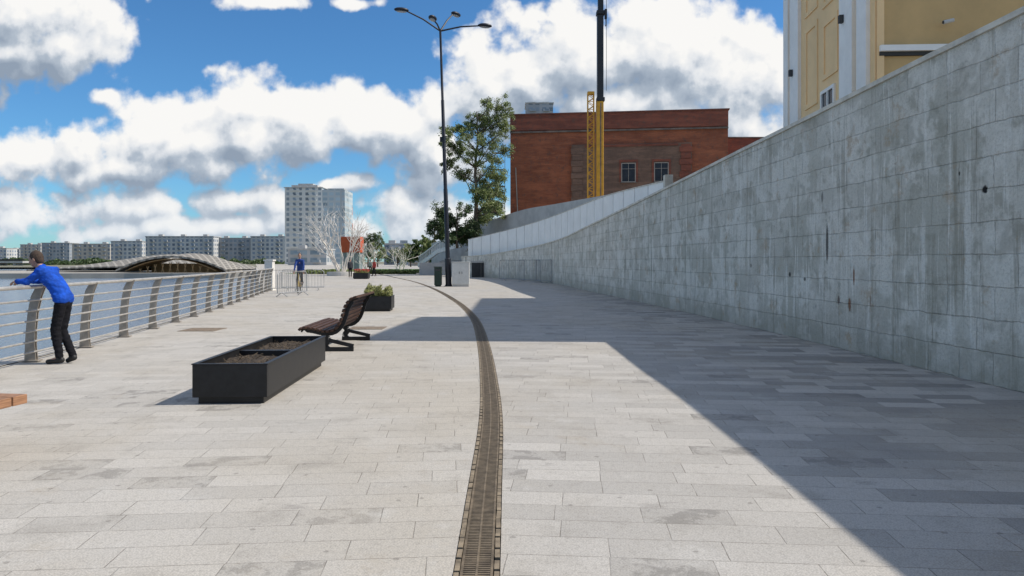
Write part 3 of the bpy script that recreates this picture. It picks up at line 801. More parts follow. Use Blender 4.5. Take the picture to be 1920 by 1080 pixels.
for a,b_,c,d in((.36,.372,4.0,5.7),(.50,.512,4.0,5.7),(.372,.50,5.62,5.7),(.43,.438,4.0,5.62),(.372,.43,5.1,5.15)): sidebox(a,b_,c,d,.05,'frame',wtrim,.02,wi)
for t,z in((.235,6.88),(.85,6.62)):
    o=sidebox(t,t+.018,z,z+.17,.09,'wall_lamp',dark,.112)
    o.parent=None; o.location=yb.location+o.location; o['label']='small dark wall lamp fixed to a white pilaster'; o['category']='wall lamp'
fx=lambda x:15.2-.8*(x-7.4)/14.6
def frontbox(x0,x1,z0,z1,th,name,mat,base=0.):
    return MB().prism([(x0,fx(x0)-base),(x1,fx(x1)-base),(x1,fx(x1)-base-th),(x0,fx(x0)-base-th)],z0,z1).obj(name,mat,yb,world=True)
frontbox(7.45,9.05,5.80,5.92,.13,'string_course_or_shade',wtrim); frontbox(7.45,9.05,5.72,5.80,.06,'string_course_or_shade',dark)  # the dark lower box stands in for the shadow under the white band
frontbox(7.41,7.55,3.7,11.2,.05,'corner_strip',ylw2)
se=empty('security_camera',(8.72,15.08,6.35),label='small white security camera mounted on the ochre wall',category='security camera')
MB().tube([(0,0,0),(0,-.14,0)],.02,8).obj('bracket',greyc,se)
MB().tube([(-.09,-.15,-.02),(.10,-.17,.02)],.038,12).obj('body',greyc,se)
MB().tube([(-.095,-.15,-.021),(-.105,-.15,-.023)],.03,12).obj('lens',dark,se)

# ---------------------------------------------------------------- trees
bark=simple('bark_brown',(.12,.09,.065),.9,0,.3,6,.4)
def leafmat(name,c):
    m,nt,b=newmat(name)
    tc=nd(nt,'ShaderNodeTexCoord').outputs['Object']
    n=noise_(nt,tc,1.1,3,.6); n2=noise_(nt,tc,9,2,.6)
    col=mixc(nt,sstep(nt,n,.35,.65),tuple(x*.6 for x in c),tuple(x*1.4 for x in c))
    col=mixc(nt,sstep(nt,n2,.5,.75,0,.5),col,tuple((x+.03)*1.5 for x in c))
    L(nt,col,b.inputs['Base Color']); b.inputs['Roughness'].default_value=.55
    tr=nd(nt,'ShaderNodeBsdfTranslucent'); L(nt,col,tr.inputs[0]); mx=nd(nt,'ShaderNodeMixShader'); mx.inputs[0].default_value=.3
    out=[n for n in nt.nodes if n.type=='OUTPUT_MATERIAL'][0]
    L(nt,b.outputs[0],mx.inputs[1]); L(nt,tr.outputs[0],mx.inputs[2]); L(nt,mx.outputs[0],out.inputs[0])
    return m
lf1=leafmat('poplar_leaves',(.17,.21,.06)); lf2=leafmat('dark_leaves',(.06,.10,.03))
def tree(loc,H,blobs,label,leaf,lsize=.22,nleaf=60,seed=1,trunkr=.25,name='broadleaf_tree',group=None,sub=12,tight=1.):
    rnd=random.Random(seed)
    e_=empty(name,loc,0,label=label,category='tree')
    if group: e_['group']=group
    mb=MB()
    pts=[Vector((0,0,0))]
    n=8
    for i in range(1,n+1): pts.append(Vector((rnd.uniform(-.12,.12)*H/12,rnd.uniform(-.12,.12)*H/12,H*.9*i/n)))
    mb.tube(pts,[trunkr*(1-.85*i/n) for i in range(n+1)],8)
    vs=[];fs=[]
    for (bx,by,bz,br) in blobs:
        c=Vector((bx,by,bz))
        zb=max(.15*H,bz-br*1.2-abs(bx)*.5); i=min(n-1,int(zb/(H*.9)*n)); st=pts[i].lerp(pts[i+1],.5)
        mid=st.lerp(c,.5)+Vector((0,0,-.1*br)); mb.tube([st,mid,c],[trunkr*.35,trunkr*.2,trunkr*.08],5)
        for k in range(sub):
            d=Vector((rnd.gauss(0,1),rnd.gauss(0,1),rnd.gauss(0,1))).normalized()*br*rnd.uniform(.3,1.1)
            cc_=c+Vector((d.x,d.y,d.z*.9)); mb.tube([c.lerp(mid,.2),cc_],[trunkr*.09,.015],4,False)
            cr2=br*rnd.uniform(.25,.42)*tight
            for j in range(nleaf):
                px_,py_,pz_=cc_.x+rnd.gauss(0,.5)*cr2,cc_.y+rnd.gauss(0,.5)*cr2,cc_.z+rnd.gauss(0,.42)*cr2
                a=Vector((rnd.gauss(0,1),rnd.gauss(0,1),rnd.gauss(0,1))).normalized(); b_=a.orthogonal().normalized()
                s_=lsize*rnd.uniform(.5,1.)*.5; o=len(vs); t_=s_*.6
                vs+=[(px_-a.x*s_,py_-a.y*s_,pz_-a.z*s_),(px_+b_.x*t_,py_+b_.y*t_,pz_+b_.z*t_),(px_+a.x*s_,py_+a.y*s_,pz_+a.z*s_),(px_-b_.x*t_,py_-b_.y*t_,pz_-b_.z*t_)]; fs.append((o,o+1,o+2,o+3))
    mb.obj('trunk',bark,e_,smooth=True)
    MB().add(vs,fs).obj('crown',leaf,e_)
    return e_
bl=[]; rnd=random.Random(5)
for (x,z,r) in ((2.8,15.2,1.1),(1.4,15.0,1.0),(3.2,14.0,1.2),(.6,13.9,1.2),(1.8,13.4,1.3),(-.7,13.2,1.0),(3.4,12.4,1.1),(.1,12.2,1.3),(-1.9,12.6,1.1),(-3.1,12.2,.9),(2.0,11.6,1.4),(-1.2,11.2,1.3),(-3.3,10.8,.9),(.8,10.2,1.4),(3.1,10.3,1.1),(-2.4,9.8,1.1),(-.6,9.1,1.3),(1.9,8.7,1.3),(-3.0,8.3,.9),(.4,7.5,1.3),(-1.6,7.4,1.1),(2.5,7.0,1.2),(1.2,5.9,1.3),(0.,5.2,1.2),(2.4,5.2,1.1),(.9,4.1,1.3),(2.1,3.1,1.2),(.4,2.4,1.2)):
    bl.append((x,rnd.uniform(-1.2,1.2),z,r))
tree((-4.0,84,4.0),16.0,bl,'tall green poplar tree with uneven crown by the brick building',lf1,.24,80,3,.28,'poplar_tree',sub=14,tight=1.0)
bl=[(rnd.uniform(-2.4,2.2),rnd.uniform(-1.5,1.5),rnd.uniform(1.0,4.4),rnd.uniform(.9,1.3)) for i in range(18)]
tree((-6.1,83,3.0),5.2,bl,'low dark green bushy tree below the tall poplar',lf2,.27,70,8,.16)
bl=[(rnd.uniform(-1.0,1.0),rnd.uniform(-1.2,1.2),rnd.uniform(1.5,7.5),rnd.uniform(.7,1.2)) for i in range(13)]
tree((-2.7,88,3.8),8.5,bl,'dark green leafy tree beside the scaffolding',lf2,.27,60,9,.2)
def roundtree(px_,d,ztop,wid,seed,z0=0):
    rr=random.Random(seed); x=(px_-960)/1400*d; H=ztop-z0
    b_=[(rr.uniform(-1,1)*wid*.36,rr.uniform(-1,1)*wid*.3,H*rr.uniform(.3,.86),wid*rr.uniform(.15,.24)) for i in range(15)]
    return tree((x,d,z0),H,b_,'round green leafy tree standing beyond the paved square',lf2 if seed%2 else lf1,.55,26,seed,.22,group='trees beyond the square',sub=9)
for a in((690,190,9.3,7.5,11),(708,205,8.5,5,12),(790,150,6.6,5,13),(806,145,7.4,4,14),(745,230,6,7,15),(770,210,6.5,6,16),(672,215,8,5,17),(828,120,4.5,4,19)): roundtree(*a)

lawnm=simple('lawn_grass',(.09,.16,.035),.9,0,.35,1.2,.3)
MB().add([(-28,92,.02),(-12.5,92,.02),(-14,150,.02),(-36,150,.02)],[(0,1,2,3)]).obj('lawn',lawnm,loc=(0,0,0),kind='structure')
rr=random.Random(4); vs=[];fs=[]
for i in range(5000):
    p=Vector((rr.uniform(-26,-11),rr.uniform(90.5,92),rr.uniform(0,.55)*rr.uniform(.6,1))); a=Vector((rr.gauss(0,1),rr.gauss(0,1),rr.gauss(0,1))).normalized(); b_=a.orthogonal().normalized(); o=len(vs); s_=.12
    vs+=[p-a*s_,p+b_*s_,p+a*s_,p-b_*s_]; fs.append((o,o+1,o+2,o+3))
MB().add(vs,fs).obj('hedge',lf1,loc=(0,0,0),kind='stuff',label='low green hedge along the lawn edge',category='hedge')

# ---------------------------------------------------------------- white wire trees
wbr=simple('white_painted_branches',(.70,.65,.58),.5,0,.08,3,0)
def wiretree(loc,H,spread,seed,label,nb_=7):
    rr=random.Random(seed); mb=MB()
    e_=empty('light_tree_sculpture',loc,0,label=label,category='sculpture',group='white artificial trees')
    def br(p,d,l,r,depth):
        pts=[p]; dd=d.copy()
        for k in range(4):
            dd=(dd+Vector((rr.gauss(0,.13),rr.gauss(0,.13),rr.gauss(.03,.08)))).normalized(); pts.append(pts[-1]+dd*l/4)
        mb.tube(pts,[r*(1-.12*k) for k in range(5)],5,False)
        if depth>0:
            for k in range(3):
                nd_=(dd+Vector((rr.gauss(0,.5),rr.gauss(0,.5),rr.gauss(.12,.3)))).normalized()
                br(pts[rr.choice([2,3,4,4])],nd_,l*rr.uniform(.55,.8),r*.56,depth-1)
    for k in range(nb_):
        a=k*6.28/nb_+rr.uniform(-.2,.2); r0=.35
        br(Vector((math.cos(a)*r0,math.sin(a)*r0,0)),Vector((math.cos(a)*spread,math.sin(a)*spread,1)).normalized(),H*.44,.10,3)
    mb.obj('branches',wbr,e_)
    return e_
wiretree((-18.3,80,.35),7.2,.46,3,'large white artificial tree with bare branches on a round plinth',8)
wiretree((-18.6,98,0),4.4,.4,5,'white artificial tree with bare branches on the square',5)
wiretree((-16.6,110,0),4.4,.5,8,'white artificial tree with bare branches by the lawn',5)
mb=MB().tube([(0,0,0),(0,0,.42)],1.5,28); mb.obj('round_plinth',greyc,loc=(-18.3,80,0),label='round grey stone plinth bench under the white artificial tree',category='bench',bevel=.02)

orm=simple('orange_red_panel',(.60,.10,.03),.6,0,.15,1,0)
oe=empty('orange_pavilion',(-26.5,124,0),label='small orange-red pavilion with white posts on the square',category='pavilion')
MB().box((0,0,4.3),(3.2,3,2.6)).obj('upper_panel',orm,oe,bevel=.03)
MB().box((0,0,1.5),(2.8,2.6,3.0)).obj('base',simple('pavilion_glass',(.25,.28,.3),.3,0,.2,1,0),oe)
for x in(-1.5,-.5,.5,1.5): MB().box((x,-1.6,1.5),(.15,.15,3.0)).obj('post',wpaint,oe)
me_=empty('broadcast_mast',((661-960)/1400*420,420,0),label='thin red and white lattice broadcast mast far away',category='mast')
for i in range(6): MB().tube([(0,0,5+i*4.5),(0,0,5+(i+1)*4.5-.01)],[.55-.06*i,.5-.06*i],6).obj('mast_section',orm if i%2 else wpaint,me_)
MB().tube([(0,0,0),(0,0,5)],.7,6).obj('base',wpaint,me_)
MB().tube([(0,0,17),(0,0,18)],1.4,12).obj('platform',wpaint,me_)

# ---------------------------------------------------------------- far apartment blocks
def facade(name,wallc,winc,bw,rh,frac=.6):
    m,nt,b=newmat(name)
    tc=nd(nt,'ShaderNodeTexCoord').outputs['Object']
    sp=nd(nt,'ShaderNodeSeparateXYZ'); L(nt,tc,sp.inputs[0])
    xx=math_(nt,'ADD',sp.outputs[0],sp.outputs[1])
    fu=math_(nt,'FRACT',math_(nt,'DIVIDE',xx,bw)); fv=math_(nt,'FRACT',math_(nt,'DIVIDE',sp.outputs[2],rh))
    a=math_(nt,'MULTIPLY',math_(nt,'GREATER_THAN',fu,1-frac),math_(nt,'GREATER_THAN',fv,.42))
    cell=nd(nt,'ShaderNodeCombineXYZ'); L(nt,math_(nt,'FLOOR',math_(nt,'DIVIDE',xx,bw)),cell.inputs[0]); L(nt,math_(nt,'FLOOR',math_(nt,'DIVIDE',sp.outputs[2],rh)),cell.inputs[1])
    wnn=nd(nt,'ShaderNodeTexWhiteNoise'); L(nt,cell.outputs[0],wnn.inputs[0])
    wc=mixc(nt,math_(nt,'MULTIPLY',wnn.outputs[0],.8),winc,tuple(min(1,x*2+.10) for x in winc))
    vv=nd(nt,'ShaderNodeTexWhiteNoise'); vv.noise_dimensions='1D'; L(nt,math_(nt,'FLOOR',math_(nt,'DIVIDE',xx,bw*4)),vv.inputs['W'])
    wall=mixc(nt,vv.outputs[0],tuple(x*.75 for x in wallc),wallc)
    L(nt,mixc(nt,a,wall,wc),b.inputs['Base Color']); b.inputs['Roughness'].default_value=.7
    return m
f1=facade('facade_white_flats',(.66,.65,.62),(.12,.15,.19),3.2,2.9,.55)
f2=facade('facade_blue_glass',(.54,.58,.58),(.20,.26,.29),3.4,2.75,.7)
f3=facade('facade_white_tower',(.80,.79,.74),(.16,.19,.21),3.4,2.75,.45)
f4=facade('facade_beige_flats',(.60,.55,.48),(.14,.16,.18),3.6,2.9,.5)
f5=facade('facade_grey_flats',(.42,.43,.44),(.12,.15,.18),3.0,2.9,.6)
d=400; tx=lambda px_,d_:(px_-960)/1400*d_
te=empty('apartment_tower',(tx(590,d),d,0),label='tall white and blue glass apartment tower with stepped roof',category='building')
x0=tx(534,d)-te.location.x; x1=tx(604,d)-te.location.x; x2=tx(645,d)-te.location.x
mb=MB().box(((x0+x1)/2,8,20.5),(x1-x0,16,41))
for i in range(14): mb.box(((x0+x1)/2-4.6,-.25,4+i*2.75),(5.0,.5,.9)); mb.box(((x0+x1)/2+4.6,-.25,4+i*2.75),(5.0,.5,.9))
mb.obj('white_volume',f3,te)
mb=MB().box(((x1+x2)/2+.2,10,20),(x2-x1+.4,20,40))
mb.obj('glass_volume',f2,te)
MB().box(((x0+x1)/2,7,41.9),(14,10,1.4)).obj('roof_plant',greyc,te); MB().box(((x0+x1)/2,7,43.1),(8,6,1.0)).obj('roof_plant',greyc,te); MB().box(((x1+x2)/2,10,40.6),(9,8,1.2)).obj('roof_plant',greyc,te)
MB().box(((x0+x1)/2,8,41.15),(x1-x0+1,17,.3)).obj('roof_edge',greyc,te)
def block(px0,px1,ytop,d,mat,label,dep=14,z0=-.5):
    xa,xb=tx(px0,d),tx(px1,d); zt=1.55+(490-ytop)/1400*d
    e_=empty('apartment_block',((xa+xb)/2,d,z0),0,label=label,category='building',group='distant apartment blocks')
    H=zt-z0; Wd=xb-xa
    mb=MB().box((0,dep/2,H/2),(Wd,dep,H)); nn=max(2,int(Wd/9))
    for i in range(nn):
        for j in range(int(H/2.9)): mb.box((-Wd/2+Wd*(i+.5)/nn,-.5,1.6+j*2.9),(3.0,1.2,1.0))
    mb.obj('wall',mat,e_)
    MB().box((0,dep/2,H+.25),(Wd+.6,dep+.6,.5)).obj('roof',greyc,e_)
    k=max(2,int(Wd/14))
    for i in range(k): MB().box((-Wd/2+Wd*(i+.5)/k,dep/2,H+1.2),(3.,3.,1.4)).obj('roof_housing',greyc,e_)
    return e_
block(273,400,444,520,f1,'long white nine-storey apartment block on the far shore')
block(401,470,447,530,f5,'grey-blue apartment block on the far shore')
block(470,538,444,520,f1,'white apartment block with many windows on the far shore')
block(135,206,458,560,f4,'beige apartment block on the far shore')
block(208,266,453,540,f1,'pale apartment block with blue windows on the far shore')
block(78,130,456,640,f5,'grey apartment block on the far shore')
block(38,76,459,700,f4,'small pale apartment block on the far shore')
block(-60,12,466,640,f1,'white apartment block on the far shore')
block(16,36,468,720,f5,'distant grey apartment block')
block(720,764,458,330,f5,'low grey-blue office building beyond the square',z0=0)
block(645,672,470,420,f4,'low beige building beyond the square',z0=0)
block(765,830,478,260,f4,'low pale building beyond the trees',z0=0)
block(986,1037,194,330,f5,'tall grey residential tower behind the brick building',z0=0)
pod=block(540,612,468,300,facade('podium_glass',(.56,.55,.53),(.16,.2,.22),4.,3.,.7),'low wide glazed podium building below the tower',z0=0)
shore=simple('far_shore_ground',(.20,.19,.13),.95,0,.3,.02,0)
MB().add([(-1800,470,-.6),(-62,330,-.6),(-62,4000,-.6),(-1800,4000,-.6)],[(0,1,2,3)]).obj('far_shore',shore,loc=(0,0,0),kind='structure')
MB().add([(-180,200,-.05),(600,200,-.05),(3000,5000,-.05),(-600,5000,-.05)],[(0,1,2,3)]).obj('far_ground',shore,loc=(0,0,0),kind='structure')
rr=random.Random(22); vs=[];fs=[]
for i in range(26000):
    d=rr.uniform(430,500); px_=rr.uniform(-120,560)
    hgt=(2.6+3.*mnoise.noise(Vector((px_*.02,0,0)))+2.*mnoise.noise(Vector((px_*.09,3,0))))
    if hgt<.6: continue
    p=Vector((tx(px_,d),d,-.6+hgt*rr.random()**.7)); a=Vector((rr.gauss(0,1),rr.gauss(0,1),rr.gauss(0,1))).normalized(); b_=a.orthogonal().normalized(); o=len(vs); s_=rr.uniform(.4,.9)
    vs+=[p-a*s_,p+b_*s_,p+a*s_,p-b_*s_]; fs.append((o,o+1,o+2,o+3))
MB().add(vs,fs).obj('shoreline_trees',lf2,loc=(0,0,0),kind='stuff',label='belt of green trees along the far shore',category='trees')

bre=empty('road_bridge',(tx(-40,380),380,-2),label='long low concrete road bridge over the water',category='bridge')
MB().box((0,0,3.2),(50,8,1.0)).obj('deck',greyc,bre)
for x in range(-20,21,8): MB().box((x,0,1.4),(1.2,6,2.7)).obj('pier',greyc,bre)
MB().box((0,-4.1,4.2),(50,.1,.9)).obj('parapet',dark,bre)

# ---------------------------------------------------------------- amphitheatre
plat=simple('platform_concrete_tan',(.38,.35,.30),.85,0,.15,.2,0)
MB().prism([(-150,150),(-92,156),(-82,158),(-60,158),(-52,164),(-60,200),(-150,205)],-2.5,-.95).obj('embankment_platform',plat,loc=(0,0,0),kind='structure')
def latticemat(name,a_,b__,s):
    m,nt,b=newmat(name)
    tc=nd(nt,'ShaderNodeTexCoord').outputs['Object']; sp=nd(nt,'ShaderNodeSeparateXYZ'); L(nt,tc,sp.inputs[0])
    k1=math_(nt,'FRACT',math_(nt,'MULTIPLY',math_(nt,'ADD',sp.outputs[0],math_(nt,'MULTIPLY',sp.outputs[1],.6)),s)); k2=math_(nt,'FRACT',math_(nt,'MULTIPLY',math_(nt,'SUBTRACT',sp.outputs[0],math_(nt,'MULTIPLY',sp.outputs[1],.6)),s))
    f=math_(nt,'MAXIMUM',math_(nt,'LESS_THAN',k1,.3),math_(nt,'LESS_THAN',k2,.3))
    L(nt,mixc(nt,f,a_,b__),b.inputs['Base Color']); b.inputs['Roughness'].default_value=.75; return m
roofm=latticemat('grey_lattice_roof',(.17,.155,.13),(.36,.33,.28),.55)
tim=wood('timber_stage',(.42,.27,.13))
amp=empty('amphitheatre',(tx(328,165),165,-.95),label='open air amphitheatre with low arched grey shell roof and timber stage',category='amphitheatre')
def arch(W_,H_,y0,y1,th,mat,name,par,cx=0,z0=0,k0=1.,k1=1.0,p=2.):
    n=36; vs=[];fs=[]
    for i in range(n+1):
        t=-1+2*i/n; z=H_*(1-abs(t)**p)
        for (yy_,k) in((y0,k0),(y1,k1)):
            vs+=[(cx+t*W_/2,yy_,z0+z*k),(cx+t*W_/2,yy_,z0+z*k+th)]
    for i in range(n):
        a=4*i; b_=a+4
        fs+=[(a,b_,b_+1,a+1),(a+2,a+3,b_+3,b_+2),(a+1,b_+1,b_+3,a+3),(a,a+2,b_+2,b_)]
    return MB().add(vs,fs).obj(name,mat,par)
arch(24,3.0,-2,9,.40,roofm,'front_arch',amp,0,.3,1.,1.22)
arch(20,2.6,-1.4,8,.12,tim,'timber_ceiling',amp,-.3,.3,1.,1.1)
mb=MB()
for i in range(10):
    x=-7.6+i*1.65; h=2.3*(1-(x/9.6)**2); mb.beam((x,-.6,0),(x+.5,-.6,h),.16,.14); mb.beam((x+.5,-.6,0),(x,-.6,h),.12,.12)
mb.box((0,6,1.),(16,.2,2.0)); mb.obj('timber_stage',tim,amp)
arch(47,3.1,6,28,.3,roofm,'rear_shell',amp,-13.2,.3,.25,1.2,1.6)

# ---------------------------------------------------------------- stairs / balustrade beyond
bl_e=empty('stair_balustrade',(-10.5,92,0),label='white balustrade climbing beside steps to the upper street',category='balustrade')
mb=MB()
pts=[Vector((-12.5,100,1.0)),Vector((-11.0,97,1.8)),Vector((-9.2,93,2.8)),Vector((-6.0,88,3.5))]
for a,b_ in zip(pts[:-1],pts[1:]):
    mb.beam(a+Vector((0,0,1.1)),b_+Vector((0,0,1.1)),.18,.14); mb.beam(a,b_,.25,.5)
    for k in range(7): p=a.lerp(b_,(k+.5)/7); mb.box((p.x,p.y,p.z+.6),(.10,.10,1.0))
mb.obj('balustrade',wpaint,bl_e,world=True)
mb=MB()
for i in range(10): mb.box((-9.0+i*.3,86+i*.35,.1+.17*i),(4,.6,.2))
mb.obj('steps',greyc,bl_e,world=True)
lw=MB().box((0,0,.7),(5.6,.5,1.4)).obj('low_grey_wall',greyc,loc=(-7.6,84,0),label='low pale wall at the foot of the steps',category='wall')
gt=empty('service_gate',(-3.1,72.1,0),R(-63+90),label='dark metal double gate in the stone wall',category='gate')
for x in(-.5,.5):
    g_=MB().box((x,-.25,.72),(.96,.06,1.4)).obj('leaf',dark,gt)
MB().box((0,-.25,1.5),(2.15,.12,.12)).obj('lintel',greyc,gt)
up=empty('utility_pole',(tx(815,130),130,0),label='wooden utility pole with crossarm',category='utility pole')
MB().tube([(0,0,0),(0,0,8.8)],[.14,.10],8).obj('pole',bark,up); MB().box((0,0,8.2),(1.6,.1,.12)).obj('crossarm',bark,up)

# ---------------------------------------------------------------- people
skin=simple('skin',(.42,.24,.17),.55,0,.08,8,0); hairm=simple('hair_brown',(.06,.038,.025),.8,0,.3,40,.5)
shirt_b=simple('blue_sweatshirt',(.010,.080,.48),.85,0,.3,9,.5,.25); trs=simple('black_trousers',(.010,.010,.013),.9,0,.3,9,.3,.2)
shoe=simple('black_shoes',(.012,.012,.012),.6,0,.2,9,0)
gry=simple('dark_jacket',(.04,.04,.045),.8,0,.2,9,.2)
def remesh(mb,name,mat,parent,vox,sm=3,off=0,folds=0.):
    o=mb.obj(name,mat,None,loc=(0,0,0))
    md=o.modifiers.new('r','REMESH'); md.mode='VOXEL'; md.voxel_size=vox
    if sm: s_=o.modifiers.new('s','SMOOTH'); s_.iterations=sm; s_.factor=.5
    dg=bpy.context.evaluated_depsgraph_get(); me=bpy.data.meshes.new_from_object(o.evaluated_get(dg))
    old=o.data; o.modifiers.clear(); o.data=me; bpy.data.meshes.remove(old)
    me.name=name
    if not me.materials: me.materials.append(mat)
    if folds>0:
        for vt in me.vertices:
            c=vt.co; k=mnoise.noise(Vector((c.x*9,c.y*9,c.z*22)))+.5*mnoise.noise(Vector((c.x*22,c.y*22,c.z*40)))
            vt.co=c+vt.normal*k*folds
    me.polygons.foreach_set('use_smooth',[True]*len(me.polygons))
    o.parent=parent; return o
def hand(mb,w_,dirn,down,side):
    dirn=dirn.normalized(); side=side.normalized(); down=down.normalized()
    pc=w_+dirn*.05
    M=Matrix((dirn,side,down)).transposed()
    mb.ell(pc,(.055,.042,.018),12,8,M=M)
    for i,(o_,l_) in enumerate(((.030,.070),(.010,.080),(-.010,.074),(-.030,.058))):
        a=w_+dirn*.085+side*o_; b_=a+dirn*l_*.5+down*.012; c=b_+dirn*l_*.3+down*l_*.42
        mb.capsule(a-dirn*.02,b_,.0095,.009,8); mb.capsule(b_,c,.009,.0075,8)
    a=w_+dirn*.03+side*.034; b_=a+side*.025+dirn*.032; c=b_+dirn*.03+down*.012
    mb.capsule(a,b_,.012,.0105,8); mb.capsule(b_,c,.0105,.0085,8)
def person(loc,rz,J,label,shirtm,pantm,vox=.012,slim=1.):
    e_=empty('person',loc,rz,label=label,category='person')
    v=lambda k:Vector(J[k])
    body=MB()
    hd=v('head'); f=Vector(J['face']).normalized(); up=Vector((0,0,1)); sd=f.cross(up).normalized(); up2=sd.cross(f).normalized()
    M=Matrix((f,sd,up2)).transposed()
    body.ell(hd+up2*.015,(.098,.076,.112),16,12,M=M)
    body.ell(hd+f*.03-up2*.055,(.060,.054,.058),12,8,M=M)
    body.capsule(hd+f*.088+up2*.012,hd+f*.108-up2*.022,.010,.015,8)
    body.ell(hd+f*.086-up2*.052,(.012,.024,.009),8,6,M=M)
    for s in(-1,1): body.ell(hd+sd*s*.077-f*.005,(.018,.010,.030),8,6,M=M)
    body.capsule(v('neck')-Vector((0,0,.04)),hd-up2*.05-f*.01,.058,.052)
    body.capsule(v('chest'),v('neck')-Vector((0,0,.05)),.10,.06)
    def torso(M_,g_):
        ch=v('chest');be_=v('belly');pe_=v('pelvis')
        sh=(v('sh_r')-v('sh_l')).normalized()
        r1,r2,r3=.092*slim,.088*slim,.09*slim
        for c,r_,wd in((ch,r1,.085),(be_,r2,.062),(pe_,r3,.075)):
            M_.capsule(c-sh*wd,c+sh*wd,r_+g_,r_+g_)
        for a,b_,q1,q2,wd1,wd2 in((ch,be_,r1,r2,.085,.062),(be_,pe_,r2,r3,.062,.075)):
            for k in(-1,-.4,.4,1): M_.capsule(a+sh*wd1*k,b_+sh*wd2*k,q1+g_,q2+g_)
        M_.capsule(v('sh_l'),v('sh_r'),.058+g_,.058+g_)
        M_.capsule(v('sh_l'),ch-sh*.05,.055+g_,.075+g_); M_.capsule(v('sh_r'),ch+sh*.05,.055+g_,.075+g_)
    torso(body,0)
    for s in('l','r'):
        body.capsule(v('sh_'+s),v('el_'+s),.047,.038); body.capsule(v('el_'+s),v('wr_'+s),.037,.025)
        d=(v('wr_'+s)-v('el_'+s)); 
        sidev=Vector(J.get('thumb_'+s,(0,0,1)))
        dn=Vector(J.get('palm_'+s,(0,0,-1)))
        hand(body,v('wr_'+s),Vector(J.get('hd_'+s,d)),dn,sidev)
        body.capsule(v('hip_'+s),v('kn_'+s),.070,.050); body.capsule(v('kn_'+s),v('an_'+s),.050,.036)
        body.capsule(v('an_'+s),v('toe_'+s),.034,.028)
    remesh(body,'body',skin,e_,vox*.62,2)
    for s in(-1,1): MB().ell(hd+f*.088+sd*s*.031+up2*.012,(.008,.012,.008),8,6,M=M).obj('eye',dark,e_,smooth=True)
    hr=MB(); hr.ell(hd+up2*.032-f*.018,(.098,.085,.108),16,12,M=M); hr.ell(hd-f*.045-up2*.02,(.062,.074,.075),12,8,M=M)
    o=remesh(hr,'hair',hairm,e_,.012,1)
    sh=MB(); torso(sh,.018)
    for s in('l','r'):
        sh.capsule(v('sh_'+s),v('el_'+s),.064,.054); sh.capsule(v('el_'+s),v('el_'+s).lerp(v('wr_'+s),.9),.054,.038)
    sh.capsule(v('neck')-Vector((0,0,.06)),v('neck')-Vector((0,0,.01)),.08,.068)
    o=remesh(sh,'sweatshirt',shirtm,e_,vox,2,folds=.012)
    pt=MB()
    pt.capsule(v('hip_l'),v('hip_r'),.088*slim,.088*slim); pt.capsule(v('pelvis'),(v('hip_l')+v('hip_r'))/2,.10*slim,.095*slim)
    for s in('l','r'):
        pt.capsule(v('hip_'+s),v('kn_'+s),.088*slim,.068); pt.capsule(v('kn_'+s),v('an_'+s)+Vector((0,0,.02)),.068,.056)
    remesh(pt,'trousers',pantm,e_,vox,2,folds=.010)
    for s in('l','r'):
        a=v('an_'+s);t=v('toe_'+s); d=(t-a); 
        m1=MB().capsule(a+Vector((0,0,-.03))-Vector((d.x,d.y,0)).normalized()*.03,t,.046,.036); m1.capsule(a+Vector((0,0,.01)),a-Vector((0,0,.03)),.05,.048)
        remesh(m1,'shoe',shoe,e_,.010,2)
    return e_
J=dict(head=(-.335,0,1.575),face=(-1,-.05,-.32),neck=(-.245,0,1.455),chest=(-.125,0,1.31),belly=(.01,0,1.145),pelvis=(.085,0,.98),
 sh_l=(-.165,-.165,1.40),sh_r=(-.165,.165,1.40),el_l=(-.325,-.23,1.245),el_r=(-.325,.23,1.245),wr_l=(-.555,-.12,1.248),wr_r=(-.555,.10,1.248),
 thumb_l=(0,1,.2),thumb_r=(0,-1,.2),hd_l=(-1,.5,-.15),hd_r=(-1,-.5,-.15),
 hip_l=(.085,-.08,.92),hip_r=(.085,.08,.92),kn_l=(.01,-.09,.51),kn_r=(.04,.04,.50),an_l=(.07,-.08,.09),an_r=(.20,.03,.115),toe_l=(-.09,-.10,.038),toe_r=(.12,.05,.038))
person((-6.90,11.35,0),0,J,'man in blue sweatshirt and black trousers leaning on the metal railing',shirt_b,trs,.012,.95)
tyre=simple('tyre_rubber',(.02,.02,.02),.8,0,.2,5,0); bfr=simple('bicycle_frame_yellow',(.55,.36,.05),.4,.2,.1,5,0)
def ring(mb,c,R_,r_,n=28):
    mb.tube([(c[0],c[1]+R_*math.cos(2*math.pi*i/n),c[2]+R_*math.sin(2*math.pi*i/n)) for i in range(n+1)],r_,6,False)
bl0=(-10.35,36.4,0)
by=empty('bicycle',bl0,R(8),label='yellow framed bicycle ridden along the promenade',category='bicycle')
for yy_ in(-.52,.52):
    mb=MB(); ring(mb,(0,yy_,.345),.32,.022); wlo=mb.obj('wheel',tyre,by)
    mb=MB(); ring(mb,(0,yy_,.345),.29,.010)
    for i in range(14): a=i*math.pi/7; mb.tube([(0,yy_,.345),(0,yy_+.29*math.cos(a),.345+.29*math.sin(a))],.003,4)
    mb.obj('rim',galv,wlo)
mb=MB().tube([(0,-.52,.345),(0,-.38,.80),(0,-.36,.98)],.02,8).tube([(0,-.40,.78),(0,.08,.30),(0,.2,.84),(0,-.39,.84)],.019,8).tube([(0,.08,.30),(0,.52,.345),(0,.18,.75)],.013,8)
mb.obj('frame',bfr,by)
MB().tube([(-.30,-.30,1.04),(-.2,-.36,1.04),(0,-.38,1.0),(.2,-.36,1.04),(.30,-.30,1.04)],.014,8).obj('handlebar',dark,by)
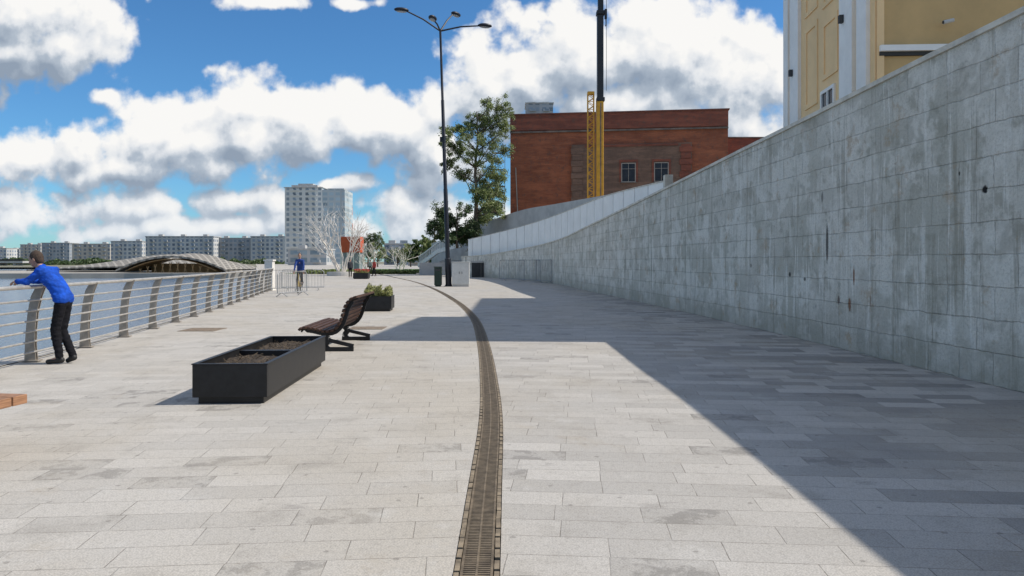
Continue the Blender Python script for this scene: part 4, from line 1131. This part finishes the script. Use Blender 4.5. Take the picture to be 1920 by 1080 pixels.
MB().ell((0,.24,.95),(.08,.13,.035),12,6).tube([(0,.2,.84),(0,.23,.94)],.014,8).obj('saddle',dark,by)
MB().tube([(-.16,.08,.18),(-.08,.08,.18),(-.08,.08,.30),(.08,.08,.30),(.08,.08,.42),(.16,.08,.42)],.012,6).obj('pedals',dark,by)
J2=dict(head=(0,.0,1.82),face=(0,-1,-.1),neck=(0,.05,1.67),chest=(0,.10,1.50),belly=(0,.17,1.30),pelvis=(0,.21,1.12),
 sh_l=(-.15,.05,1.58),sh_r=(.15,.05,1.58),el_l=(-.20,-.10,1.34),el_r=(.20,-.10,1.34),wr_l=(-.22,-.26,1.09),wr_r=(.22,-.26,1.09),
 thumb_l=(1,0,.0),thumb_r=(-1,0,.0),hip_l=(-.08,.19,1.06),hip_r=(.08,.19,1.06),kn_l=(-.10,-.05,.66),kn_r=(.10,-.14,.80),an_l=(-.12,.10,.27),an_r=(.12,.08,.50),toe_l=(-.12,-.08,.21),toe_r=(.12,-.10,.45))
person(bl0,R(8),J2,'cyclist in blue top and dark trousers riding a bicycle',simple('navy_blue_top',(.015,.05,.22),.85,0,.2,5,0),trs,.018,.85)
def standing(loc,rz,label,sm,pm2):
    J3=dict(head=(0,0,1.60),face=(0,-1,0),neck=(0,.01,1.46),chest=(0,.01,1.30),belly=(0,0,1.12),pelvis=(0,0,.96),sh_l=(-.175,0,1.40),sh_r=(.175,0,1.40),
     el_l=(-.23,.03,1.12),el_r=(.23,.03,1.12),wr_l=(-.23,-.07,.88),wr_r=(.23,-.02,.87),thumb_l=(0,-1,0),thumb_r=(0,-1,0),palm_l=(1,0,0),palm_r=(-1,0,0),
     hip_l=(-.09,0,.92),hip_r=(.09,0,.92),kn_l=(-.10,-.06,.50),kn_r=(.10,.02,.50),an_l=(-.10,-.12,.09),an_r=(.10,.14,.10),toe_l=(-.11,-.30,.038),toe_r=(.11,-.04,.038))
    return person(loc,rz,J3,label,sm,pm2,.022)
standing((-15.6,72,0),R(15),'person in dark jacket walking across the square',gry,trs)
standing((-18.4,97,0),R(160),'person in pale top walking across the square',simple('pale_top',(.45,.42,.38),.8,0,.1,5,0),trs)
standing((-14.4,78,0),R(-40),'person in red top standing by the flower planter',simple('red_top',(.35,.04,.03),.8,0,.1,5,0),trs)
